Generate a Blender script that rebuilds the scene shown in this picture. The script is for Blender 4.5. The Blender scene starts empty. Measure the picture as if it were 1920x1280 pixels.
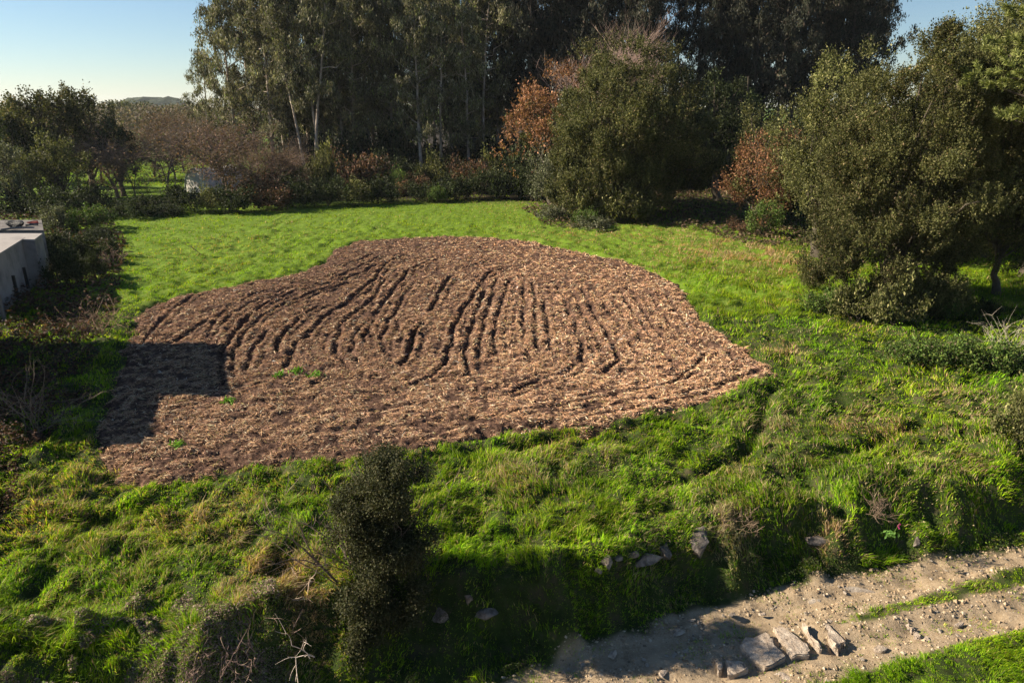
import bpy, math
import numpy as np
R = math.radians
SC = bpy.context.scene
COL = SC.collection
rng = np.random.default_rng(7)

# ------------------------------------------------------------------ camera, sky, sun, exposure
CAMH, PITCH, FPX = 10.0, R(18.4), 1321.0          # photo frame 1920 x 1280
cam_d = bpy.data.cameras.new('camera'); cam = bpy.data.objects.new('camera', cam_d); COL.objects.link(cam)
cam_d.sensor_width = 36.0; cam_d.lens = 36.0 * FPX / 1920.0
cam_d.clip_start = 0.1; cam_d.clip_end = 6000
cam.location = (0, 0, CAMH); cam.rotation_euler = (R(90) - PITCH, 0, 0)
SC.camera = cam
SUN_EL, SUN_AZ = R(29), R(2)                    # from the left, 10 degrees beyond square
SUN_VEC = np.array([-math.cos(SUN_EL) * math.cos(SUN_AZ), math.cos(SUN_EL) * math.sin(SUN_AZ), math.sin(SUN_EL)])
world = bpy.data.worlds.new('World'); SC.world = world; world.use_nodes = True
wn = world.node_tree; wn.nodes.clear()
sky = wn.nodes.new('ShaderNodeTexSky'); sky.sky_type = 'NISHITA'; sky.sun_disc = False
sky.sun_elevation = SUN_EL; sky.sun_rotation = R(-80); sky.altitude = 50
sky.air_density = 1.0; sky.dust_density = 0.0; sky.ozone_density = 4.0
bg = wn.nodes.new('ShaderNodeBackground'); bg.inputs['Strength'].default_value = 0.05
wo = wn.nodes.new('ShaderNodeOutputWorld')
wn.links.new(sky.outputs[0], bg.inputs['Color']); wn.links.new(bg.outputs[0], wo.inputs['Surface'])
sl = bpy.data.lights.new('sun', 'SUN'); sl.energy = 5.0; sl.angle = R(0.5); sl.color = (1.0, 0.88, 0.70)
so = bpy.data.objects.new('sun', sl); COL.objects.link(so)
from mathutils import Vector
so.rotation_euler = Vector(SUN_VEC).to_track_quat('Z', 'Y').to_euler()
so.location = (-30, 10, 40)
SC.view_settings.view_transform = 'Standard'; SC.view_settings.look = 'None'
SC.view_settings.exposure = 1.2; SC.view_settings.gamma = 1.0
SC.render.engine = 'CYCLES'
cy = SC.cycles
cy.max_bounces = 5; cy.diffuse_bounces = 1; cy.glossy_bounces = 2; cy.transmission_bounces = 3
cy.transparent_max_bounces = 4; cy.use_denoising = True; cy.caustics_reflective = False; cy.caustics_refractive = False

# ------------------------------------------------------------------ geometry of the view
def at(px, py, z=0.0):
    """point of the plane at height z seen at photo pixel (px, py)"""
    px = np.asarray(px, float); py = np.asarray(py, float)
    u = (px - 960) / FPX; v = (640 - py) / FPX
    dy = math.cos(PITCH) + v * math.sin(PITCH); dz = -math.sin(PITCH) + v * math.cos(PITCH)
    t = (z - CAMH) / dz
    return u * t, dy * t
def pix(x, y, z):
    d = y * math.cos(PITCH) - (z - CAMH) * math.sin(PITCH)
    v = y * math.sin(PITCH) + (z - CAMH) * math.cos(PITCH)
    d = np.maximum(d, 1e-3)
    return 960 + FPX * x / d, 640 - FPX * v / d
def ray_h(y, py):
    """height reached at forward distance y by the ray through pixel row py"""
    v = (640 - py) / FPX
    return CAMH + y * (-math.sin(PITCH) + v * math.cos(PITCH)) / (math.cos(PITCH) + v * math.sin(PITCH))

# ------------------------------------------------------------------ numpy noise
_T = np.random.default_rng(3).random((256, 256)).astype(np.float32)
def vnoise(x, y, seed=0):
    x = np.asarray(x, float) + seed * 17.37; y = np.asarray(y, float) + seed * 9.71
    xi = np.floor(x).astype(np.int64); yi = np.floor(y).astype(np.int64)
    fx = x - xi; fy = y - yi
    fx = fx * fx * (3 - 2 * fx); fy = fy * fy * (3 - 2 * fy)
    a = _T[xi & 255, yi & 255]; b = _T[(xi + 1) & 255, yi & 255]
    c = _T[xi & 255, (yi + 1) & 255]; d = _T[(xi + 1) & 255, (yi + 1) & 255]
    return (a * (1 - fx) + b * fx) * (1 - fy) + (c * (1 - fx) + d * fx) * fy
def fbm(x, y, seed=0, octv=4):
    s = 0; a = .5; n = 0
    for k in range(octv):
        s = s + a * vnoise(x * 2 ** k, y * 2 ** k, seed + k * 3); n += a; a *= .5
    return s / n
def sstep(a, b, x):
    t = np.clip((x - a) / (b - a), 0, 1); return t * t * (3 - 2 * t)
def inpoly(x, y, poly):
    x = np.asarray(x); y = np.asarray(y); r = np.zeros(x.shape, bool); n = len(poly)
    for i in range(n):
        x0, y0 = poly[i]; x1, y1 = poly[(i + 1) % n]
        if y0 == y1: continue
        c = ((y0 > y) != (y1 > y)) & (x < (x1 - x0) * (y - y0) / (y1 - y0) + x0)
        r ^= c
    return r
def polydist(x, y, poly, closed=True):
    x = np.asarray(x); d = np.full(x.shape, 1e9); n = len(poly)
    for i in range(n if closed else n - 1):
        x0, y0 = poly[i]; x1, y1 = poly[(i + 1) % n]
        vx, vy = x1 - x0, y1 - y0; L = vx * vx + vy * vy + 1e-12
        t = np.clip(((x - x0) * vx + (y - y0) * vy) / L, 0, 1)
        d = np.minimum(d, (x - x0 - t * vx) ** 2 + (y - y0 - t * vy) ** 2)
    return np.sqrt(d)
def wpoly(pts, z=0.0):
    return [tuple(float(q) for q in at(px, py, z)) for px, py in pts]

# ------------------------------------------------------------------ the lie of the land
ZT = -1.5
crest = wpoly([(-400, 1215), (-100, 1215), (150, 1195), (350, 1170), (560, 1130), (680, 1085), (780, 1050), (900, 1043), (1000, 1040), (1055, 1055), (1085, 1090), (1120, 1068),
               (1200, 1030), (1310, 1000), (1420, 985), (1550, 970), (1700, 962), (1820, 950), (1920, 930), (2300, 870), (2900, 800)])
foot = wpoly([(-400, 1560), (0, 1470), (400, 1390), (700, 1330), (940, 1275), (1080, 1212), (1230, 1162), (1400, 1112), (1640, 1064),
              (1920, 1022), (2300, 965), (2900, 890)], ZT)
crx = np.array([p[0] for p in crest]); cry = np.array([p[1] for p in crest])
o = np.argsort(crx); crx, cry = crx[o], cry[o]
ftx = np.array([p[0] for p in foot]); fty = np.array([p[1] for p in foot])
FIELD = wpoly([(205, 905), (175, 850), (165, 820), (200, 720), (235, 640), (262, 578), (345, 550), (470, 528), (560, 510), (600, 492), (628, 466), (668, 452), (740, 446),
               (830, 441), (930, 444), (1010, 455), (1090, 472), (1180, 490), (1240, 512), (1282, 535), (1300, 575), (1350, 620), (1410, 660), (1448, 690),
               (1440, 712), (1380, 742), (1290, 768), (1150, 792), (1000, 812), (860, 828), (760, 848), (600, 868), (450, 880), (330, 898), (265, 908)])
MIDSTRIP = wpoly([(1560, 1172), (1640, 1146), (1720, 1126), (1800, 1100), (1920, 1064), (2100, 1015), (2100, 1050), (1920, 1104), (1800, 1128), (1720, 1145), (1640, 1168)], ZT)
VERGE = wpoly([(1180, 1420), (1350, 1340), (1575, 1275), (1700, 1238), (1800, 1210), (1920, 1178), (2300, 1080), (2900, 1500), (1600, 1700)], ZT)

cg = lambda L: wpoly([(1240 + a_ / 2.667, 560 + b_ / 2.667) for a_, b_ in L])
GROOVES = [cg([(0,930),(150,880),(300,800),(450,740),(490,600),(560,470)]), cg([(350,800),(560,780),(800,780),(1000,740),(1150,690),(1300,620)]), cg([(700,860),(850,950),(900,1000)]), cg([(620,290),(700,330)]),
           cg([(80,610),(180,640)]), wpoly([(820, 852), (900, 840), (1000, 828), (1100, 807), (1200, 792), (1280, 777)]), wpoly([(170, 965), (300, 945), (430, 950)]), wpoly([(560, 930), (700, 900), (800, 890)]), wpoly([(270, 1040), (350, 1034)])]
RUTS = [wpoly([(1000, 1262), (1200, 1215), (1400, 1162), (1600, 1112), (1920, 1046), (2200, 985)], ZT), wpoly([(1100, 1310), (1400, 1256), (1600, 1212), (1750, 1176), (1920, 1138), (2200, 1075)], ZT)]
def height(x, y, lumps=True):
    yc = np.interp(x, crx, cry); yf = np.interp(x, ftx, fty)
    yc = np.maximum(yc, yf + 1.55)
    wob = (fbm(x * .9, y * .9, 5, 3) - .5) * 1.1
    t = np.clip((yc - y + wob) / (yc - yf), 0, 1)
    z = ZT * (t * t * (3 - 2 * t))
    near = 1 - sstep(55, 90, y)
    up = 1 - sstep(.0, .35, t)
    infield = sstep(-.2, .6, np.where(inpoly(x, y, FIELD), 1, -1) * polydist(x, y, FIELD))
    if lumps:
        rx, ry = x * .82 - y * .57, x * .57 + y * .82
        l = (fbm(rx * .35, ry * 1.0, 11, 4) - .5) * .75 + (fbm(x * 1.7, y * 1.7, 21, 3) - .5) * .62
        calm = (1 - .4 * sstep(34, 44, y)) * (1 - infield)
        z = z + l * near * up * calm * (y > 5)
        z = z + (fbm(x * 1.2, y * 1.2, 31, 3) - .5) * .5 * (t > .02) * (1 - sstep(.85, 1, t))
        tr = sstep(.9, 1, t)
        z = z + tr * ((fbm(x * .8, y * .8, 41, 4) - .5) * .22 + (fbm(x * 4, y * 4, 43, 4) - .5) * .16)
        # wheel ruts run along the track on both sides of the middle strip
        dm = polydist(x, y, MIDSTRIP); z = z + tr * .07 * np.exp(-(dm / .35) ** 2)
        for rl in RUTS: z = z - tr * .075 * np.exp(-(polydist(x, y, rl, False) / .2) ** 2)
        z = z + tr * .10 * sstep(-.1, .3, np.where(inpoly(x, y, VERGE), 1, -1) * polydist(x, y, VERGE))
    for gl in GROOVES: z = z - .34 * np.exp(-(polydist(x, y, gl, False) / .22) ** 2) * near * (1 - infield)
    z = z - .22 * infield
    z = z + sstep(150, 700, y) * 4.0 * (fbm(x * .01, y * .01, 55, 2))
    return z

# ------------------------------------------------------------------ mesh and material helpers
def mesh(name, V, F, mat=None, col=None, parent=None, smooth=False, mats=None, mi=None):
    """F: (n,4) or (n,3) array or list of arrays; col: per-vertex rgb"""
    if not isinstance(F, list): F = [F]
    F = [np.asarray(f, np.int32) for f in F if len(f)]
    V = np.ascontiguousarray(V, np.float32)
    me = bpy.data.meshes.new(name)
    nl = sum(f.size for f in F); nf = sum(len(f) for f in F)
    me.vertices.add(len(V)); me.loops.add(nl); me.polygons.add(nf)
    me.vertices.foreach_set('co', V.ravel())
    me.loops.foreach_set('vertex_index', np.concatenate([f.ravel() for f in F]))
    tot = np.concatenate([np.full(len(f), f.shape[1], np.int32) for f in F])
    st = np.concatenate([[0], np.cumsum(tot)[:-1]]).astype(np.int32)
    me.polygons.foreach_set('loop_start', st); me.polygons.foreach_set('loop_total', tot)
    me.polygons.foreach_set('use_smooth', np.full(nf, bool(smooth)))
    for m in (mats or [mat]):
        if m: me.materials.append(m)
    if mi is not None: me.polygons.foreach_set('material_index', np.asarray(mi, np.int32))
    if col is not None:
        a = me.attributes.new('Col', 'FLOAT_COLOR', 'POINT')
        c = np.ones((len(V), 4), np.float32); c[:, :3] = col; a.data.foreach_set('color', c.ravel())
    me.update(); me.validate()
    return me
def ob(name, me, parent=None, loc=None):
    o = bpy.data.objects.new(name, me); COL.objects.link(o)
    if parent: o.parent = parent
    if loc is not None: o.location = loc
    return o
def tag(o, label=None, cat=None, group=None, kind=None):
    if label: o['label'] = label
    if cat: o['category'] = cat
    if group: o['group'] = group
    if kind: o['kind'] = kind
    return o
def empty(name, loc, label, cat, group=None, rz=0, sc=1):
    o = bpy.data.objects.new(name, None); COL.objects.link(o); o.location = loc; o.rotation_euler = (0, 0, rz)
    o.scale = (sc, sc, sc) if np.isscalar(sc) else sc
    o.empty_display_size = .3
    return tag(o, label, cat, group)

def newmat(name):
    m = bpy.data.materials.new(name); m.use_nodes = True; nt = m.node_tree; nt.nodes.clear()
    out = nt.nodes.new('ShaderNodeOutputMaterial'); return m, nt, out
def N(nt, t, **kw):
    n = nt.nodes.new(t)
    for k, v in kw.items():
        if k.startswith('i_'): n.inputs[k[2:].replace('_', ' ')].default_value = v
        else: setattr(n, k, v)
    return n
def ramp(nt, fac, stops):
    r = nt.nodes.new('ShaderNodeValToRGB'); e = r.color_ramp.elements
    while len(e) < len(stops): e.new(.5)
    for k, (p, c) in enumerate(stops): e[k].position = p; e[k].color = (*c, 1)
    nt.links.new(fac, r.inputs[0]); return r.outputs[0]
def noise_tex(nt, scale, detail=6, rough=.6, coord=None):
    n = N(nt, 'ShaderNodeTexNoise'); n.inputs['Scale'].default_value = scale; n.inputs['Detail'].default_value = detail
    n.inputs['Roughness'].default_value = rough
    if coord is not None: nt.links.new(coord, n.inputs['Vector'])
    return n.outputs['Fac']
def mixc(nt, f, a, b, mode='MIX'):
    m = N(nt, 'ShaderNodeMix', data_type='RGBA', blend_type=mode)
    for s, v in ((0, f), (6, a), (7, b)):
        if isinstance(v, (int, float)): m.inputs[s].default_value = v
        elif isinstance(v, tuple): m.inputs[s].default_value = (*v, 1)
        else: nt.links.new(v, m.inputs[s])
    return m.outputs[2]
def leafmat(name, transl=.35, gloss=.3, rough=.5, tint=(1.1, 1.15, .6)):
    m, nt, out = newmat(name)
    a = N(nt, 'ShaderNodeAttribute', attribute_name='Col')
    p = N(nt, 'ShaderNodeBsdfPrincipled', i_Roughness=rough); p.inputs['Specular IOR Level'].default_value = gloss
    nt.links.new(a.outputs['Color'], p.inputs['Base Color'])
    t = N(nt, 'ShaderNodeBsdfTranslucent'); nt.links.new(mixc(nt, 1.0, a.outputs['Color'], tint, 'MULTIPLY'), t.inputs['Color'])
    mx = N(nt, 'ShaderNodeMixShader'); mx.inputs[0].default_value = transl
    nt.links.new(p.outputs[0], mx.inputs[1]); nt.links.new(t.outputs[0], mx.inputs[2]); nt.links.new(mx.outputs[0], out.inputs[0])
    return m
M_LEAF = leafmat('leaf', .25, .15, .6)
M_EUC = leafmat('eucalyptus_leaf', .22, .22, .55, (1.0, 1.05, .7))
M_GRASS = leafmat('grass_blade', .42, .12, .6, (1.1, 1.15, .35))
M_STRAW = leafmat('dry_straw', .12, .15, .7, (1, .9, .7))
M_TWIG = leafmat('twig_bark', 0.0, .1, .9)
def surf(name, cols, scale=3, bump=.5, bscale=None, rough=.9, detail=8, dist=.05, spec=.25):
    m, nt, out = newmat(name)
    tc = N(nt, 'ShaderNodeTexCoord').outputs['Object']
    f = noise_tex(nt, scale, detail, .65, tc)
    n = len(cols); c = ramp(nt, f, [(.3 + .4 * k / max(1, n - 1), cc) for k, cc in enumerate(cols)])
    p = N(nt, 'ShaderNodeBsdfPrincipled', i_Roughness=rough); p.inputs['Specular IOR Level'].default_value = spec
    nt.links.new(c, p.inputs['Base Color'])
    b = N(nt, 'ShaderNodeBump', i_Strength=bump, i_Distance=dist)
    nt.links.new(noise_tex(nt, bscale or scale * 4, 8, .7, tc), b.inputs['Height']); nt.links.new(b.outputs[0], p.inputs['Normal'])
    nt.links.new(p.outputs[0], out.inputs[0]); return m
M_BARK = surf('bark', [(.05, .04, .03), (.11, .09, .065)], 4)
M_PALEBARK = surf('eucalyptus_bark', [(.16, .10, .07), (.36, .29, .23), (.5, .44, .37)], 1.3)
M_ROCK = surf('granite', [(.035, .03, .025), (.17, .14, .115), (.34, .29, .25)], 5, 1.0, 14)
M_SLAB = surf('lichened_slab', [(.13, .10, .075), (.42, .33, .25), (.50, .41, .32), (.68, .57, .45)], 7, 1.0, 11, dist=.09)
M_STONE = surf('pale_stone', [(.26, .21, .16), (.46, .39, .31)], 5, .6, 20)
M_WALL = surf('rendered_wall', [(.13, .12, .12), (.30, .27, .25), (.36, .325, .30)], .7, .4, 20, dist=.02)
M_ROOF = surf('fibre_cement_roof', [(.22, .20, .185), (.34, .31, .285), (.30, .27, .25)], .8, .2, 12, dist=.01)
M_GREYROOF = surf('weathered_roof', [(.09, .08, .075), (.20, .18, .165)], 1.5, .3, 10, dist=.01)
M_RUBBER = surf('black_sheet', [(.012, .012, .013), (.03, .03, .03)], 3, .4, rough=.5)
M_RED = surf('red_plastic', [(.22, .035, .028), (.34, .07, .05)], 3, .2, rough=.5)
M_POST = surf('grey_post_wood', [(.16, .14, .12), (.28, .25, .22)], 5)
M_METAL = surf('galvanised_steel', [(.30, .31, .32), (.42, .43, .44)], 2, .05, rough=.5)
M_TUNNEL = surf('polytunnel_film', [(.55, .50, .45), (.85, .80, .74)], .9, .25, 2.5, rough=.35, dist=.15, spec=.5)
M_BLUE = surf('blue_film', [(.25, .30, .5), (.4, .45, .62)], 2, .2, rough=.3)

# ------------------------------------------------------------------ tubes, rocks, leaves
def tube(P, rad, n=6):
    """ring tube along P (k,3) with radii rad (k)"""
    P = np.asarray(P, float); rad = np.asarray(rad, float); k = len(P)
    T = np.gradient(P, axis=0); T /= np.linalg.norm(T, axis=1)[:, None] + 1e-9
    ref = np.where(np.abs(T[:, 2:3]) > .9, [[1., 0, 0]], [[0., 0, 1.]])
    A = np.cross(T, ref); A /= np.linalg.norm(A, axis=1)[:, None] + 1e-9; B = np.cross(T, A)
    for i in range(1, k):                               # keep the frame from flipping
        if (A[i] * A[i - 1]).sum() < 0: A[i], B[i] = -A[i], -B[i]
    th = np.arange(n) * 2 * math.pi / n
    V = (P[:, None] + rad[:, None, None] * (np.cos(th)[None, :, None] * A[:, None] + np.sin(th)[None, :, None] * B[:, None])).reshape(-1, 3)
    i = np.arange(k - 1)[:, None] * n; j = np.arange(n)[None]; j2 = (j + 1) % n
    F = np.stack([i + j, i + j2, i + n + j2, i + n + j], -1).reshape(-1, 4)
    return V, F
class Bag:
    def __init__(s): s.V = []; s.F = []; s.C = []; s.n = 0
    def add(s, VF, c=None):
        V, F = VF; s.V.append(V); s.F.append(np.asarray(F) + s.n); s.n += len(V)
        if c is not None: s.C.append(np.broadcast_to(np.asarray(c, float), (len(V), 3)))
        return s
    def mesh(s, name, mat, smooth=True):
        q = [f for f in s.F if f.shape[1] == 4]; t = [f for f in s.F if f.shape[1] == 3]
        Fs = ([np.concatenate(q)] if q else []) + ([np.concatenate(t)] if t else [])
        return mesh(name, np.concatenate(s.V), Fs, mat, np.concatenate(s.C) if s.C else None, smooth=smooth)
def box(x0, x1, y0, y1, z0, z1):
    V = np.array([(x, y, z) for z in (z0, z1) for y in (y0, y1) for x in (x0, x1)], float)
    return V, np.array([(0, 2, 3, 1), (4, 5, 7, 6), (0, 1, 5, 4), (2, 6, 7, 3), (0, 4, 6, 2), (1, 3, 7, 5)])
def prism(poly, z0, z1):
    """walls + cap triangles of an upright prism over a (counter-clockwise or not) polygon"""
    a2 = sum(poly[i - 1][0] * poly[i][1] - poly[i][0] * poly[i - 1][1] for i in range(len(poly)))
    if a2 < 0: poly = list(poly)[::-1]
    n = len(poly); V = [(x, y, z0) for x, y in poly] + [(x, y, z1) for x, y in poly]
    c = np.mean(poly, axis=0); V += [(c[0], c[1], z0), (c[0], c[1], z1)]
    F = []
    for i in range(n):
        j = (i + 1) % n
        F += [(i, j, n + j), (i, n + j, n + i), (n + i, n + j, 2 * n + 1), (j, i, 2 * n)]
    return np.array(V, float), np.array(F)
def unit(v): return v / (np.linalg.norm(v, axis=-1, keepdims=True) + 1e-9)
def leafquads(P, L, W, ax, nrm, col):
    """one pointed four-cornered leaf at each P: length L along ax, width W"""
    ax = unit(ax); sd = unit(np.cross(ax, nrm)); n2 = np.cross(sd, ax)
    L = np.broadcast_to(np.asarray(L, float), (len(P),))[:, None]; W = np.broadcast_to(np.asarray(W, float), (len(P),))[:, None]
    V = np.stack([P - ax * L * .5, P - ax * L * .02 + sd * W * .5 + n2 * L * .07, P + ax * L * .5, P - ax * L * .02 - sd * W * .5 + n2 * L * .07], 1).reshape(-1, 3)
    F = np.arange(len(P) * 4).reshape(-1, 4)
    return V, F, np.repeat(col, 4, 0)
def rnd3(r, n): return r.normal(size=(n, 3))
def pal(r, n, cols, w=None, jit=.25):
    cols = np.array(cols, float); k = r.choice(len(cols), n, p=w)
    return np.clip(cols[k] * np.exp(r.normal(0, jit, (n, 1))), .003, .9)

def rockmesh(name, r, s=(1, 1, 1), sub=3, rough=.35, mat=None):
    import bmesh
    bm = bmesh.new(); bmesh.ops.create_icosphere(bm, subdivisions=sub, radius=1)
    V = np.array([v.co[:] for v in bm.verts]); F = np.array([[v.index for v in f.verts] for f in bm.faces]); bm.free()
    V = unit(np.sign(V) * np.abs(V) ** .55) * (.75 + .5 * np.abs(V).max(1, keepdims=True) ** -1 * .5)
    V = V @ np.array([[.9, .3, .1], [-.3, .9, .2], [0, -.2, .95]])
    for k in range(14):                                       # planar cuts give facets
        n = unit(r.normal(size=3)); d = r.uniform(.32, .8)
        h = V @ n - d; V = V - np.where(h > 0, h, 0)[:, None] * n
    ph = r.random(3) * 50
    for f, a in ((2.2, .07), (7, .05)):
        V = V * (1 + (rough * a / .35) * (np.sin(V[:, :1] * f + ph[0]) + np.sin(V[:, 1:2] * f * 1.3 + ph[1]) + np.sin(V[:, 2:] * f * .9 + ph[2])))
    return mesh(name, V * np.array(s), F, mat or M_ROCK, smooth=False)

# ------------------------------------------------------------------ ground
def axis_coords(segs):
    out = [segs[0][0]]
    for a, b, st in segs:
        n = max(1, int(round((b - a) / st))); out += list(np.linspace(a, b, n + 1)[1:])
    return np.array(out)
gx = axis_coords([(-3000, -600, 300), (-600, -120, 40), (-120, -40, 4), (-40, -24, .5), (-24, 24, .13), (24, 40, .5), (40, 120, 4), (120, 600, 40), (600, 3000, 300)])
gy = axis_coords([(-40, 4, 4), (4, 9, .5), (9, 28, .1), (28, 62, .28), (62, 110, 1.5), (110, 300, 10), (300, 900, 50), (900, 5200, 400)])
X, Y = np.meshgrid(gx, gy); Z = height(X, Y)
V = np.stack([X, Y, Z], -1).reshape(-1, 3); nx = len(gx); ny = len(gy)
i = np.arange(ny - 1)[:, None] * nx + np.arange(nx - 1)[None]
F = np.stack([i, i + 1, i + nx + 1, i + nx], -1).reshape(-1, 4)
# which surface a face belongs to: 0 grassy soil, 1 stony track
cx, cyy = X.ravel(), Y.ravel()
yc = np.maximum(np.interp(cx, crx, cry), 0); yf = np.interp(cx, ftx, fty)
track = sstep(.0, .25, yf - cyy + (fbm(cx * 2, cyy * 2, 61, 3) - .5) * .5)
strip = sstep(-.1, .15, np.where(inpoly(cx, cyy, MIDSTRIP), 1, -1) * polydist(cx, cyy, MIDSTRIP) + (fbm(cx * 3, cyy * 3, 62, 3) - .5) * .3)
verge = sstep(-.1, .15, np.where(inpoly(cx, cyy, VERGE), 1, -1) * polydist(cx, cyy, VERGE) + (fbm(cx * 3, cyy * 3, 63, 3) - .5) * .3)
tm = track * (1 - strip) * (1 - verge)
far = sstep(33, 39, cyy)
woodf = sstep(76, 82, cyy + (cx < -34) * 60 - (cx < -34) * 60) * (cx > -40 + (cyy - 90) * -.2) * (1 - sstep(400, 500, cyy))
m_ground, nt, out = newmat('grassy_soil')
a = N(nt, 'ShaderNodeAttribute', attribute_name='Col'); sep = N(nt, 'ShaderNodeSeparateColor'); nt.links.new(a.outputs['Color'], sep.inputs[0])
tc = N(nt, 'ShaderNodeTexCoord').outputs['Object']
soil = ramp(nt, noise_tex(nt, 2.2, 8, .7, tc), [(.3, (.018, .022, .006)), (.5, (.035, .055, .010)), (.62, (.07, .06, .03))])
farg = ramp(nt, noise_tex(nt, 1.6, 10, .8, tc), [(.32, (.05, .085, .010)), (.5, (.11, .185, .012)), (.68, (.19, .23, .045))])
g1 = mixc(nt, sep.outputs[1], soil, farg)
dirt = ramp(nt, noise_tex(nt, 2.3, 12, .8, tc), [(.30, (.12, .082, .048)), (.43, (.31, .225, .135)), (.56, (.46, .35, .225)), (.67, (.30, .215, .125)), (.74, (.11, .12, .035))])
vor = N(nt, 'ShaderNodeTexVoronoi'); vor.inputs['Scale'].default_value = 14; nt.links.new(tc, vor.inputs['Vector'])
peb = ramp(nt, vor.outputs['Distance'], [(.1, (.42, .36, .28)), (.35, (.24, .18, .12))])
dirt2 = mixc(nt, .4, dirt, peb)
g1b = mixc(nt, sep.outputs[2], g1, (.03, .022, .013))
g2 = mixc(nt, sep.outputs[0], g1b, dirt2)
p = N(nt, 'ShaderNodeBsdfPrincipled', i_Roughness=.95); p.inputs['Specular IOR Level'].default_value = .15
b = N(nt, 'ShaderNodeBump', i_Strength=.8, i_Distance=.05); nt.links.new(noise_tex(nt, 9, 9, .75, tc), b.inputs['Height'])
nt.links.new(g2, p.inputs['Base Color']); nt.links.new(b.outputs[0], p.inputs['Normal']); nt.links.new(p.outputs[0], out.inputs[0])
tag(ob('ground', mesh('ground', V, F, m_ground, np.stack([tm, far, woodf], -1), smooth=True)), kind='structure')

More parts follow.
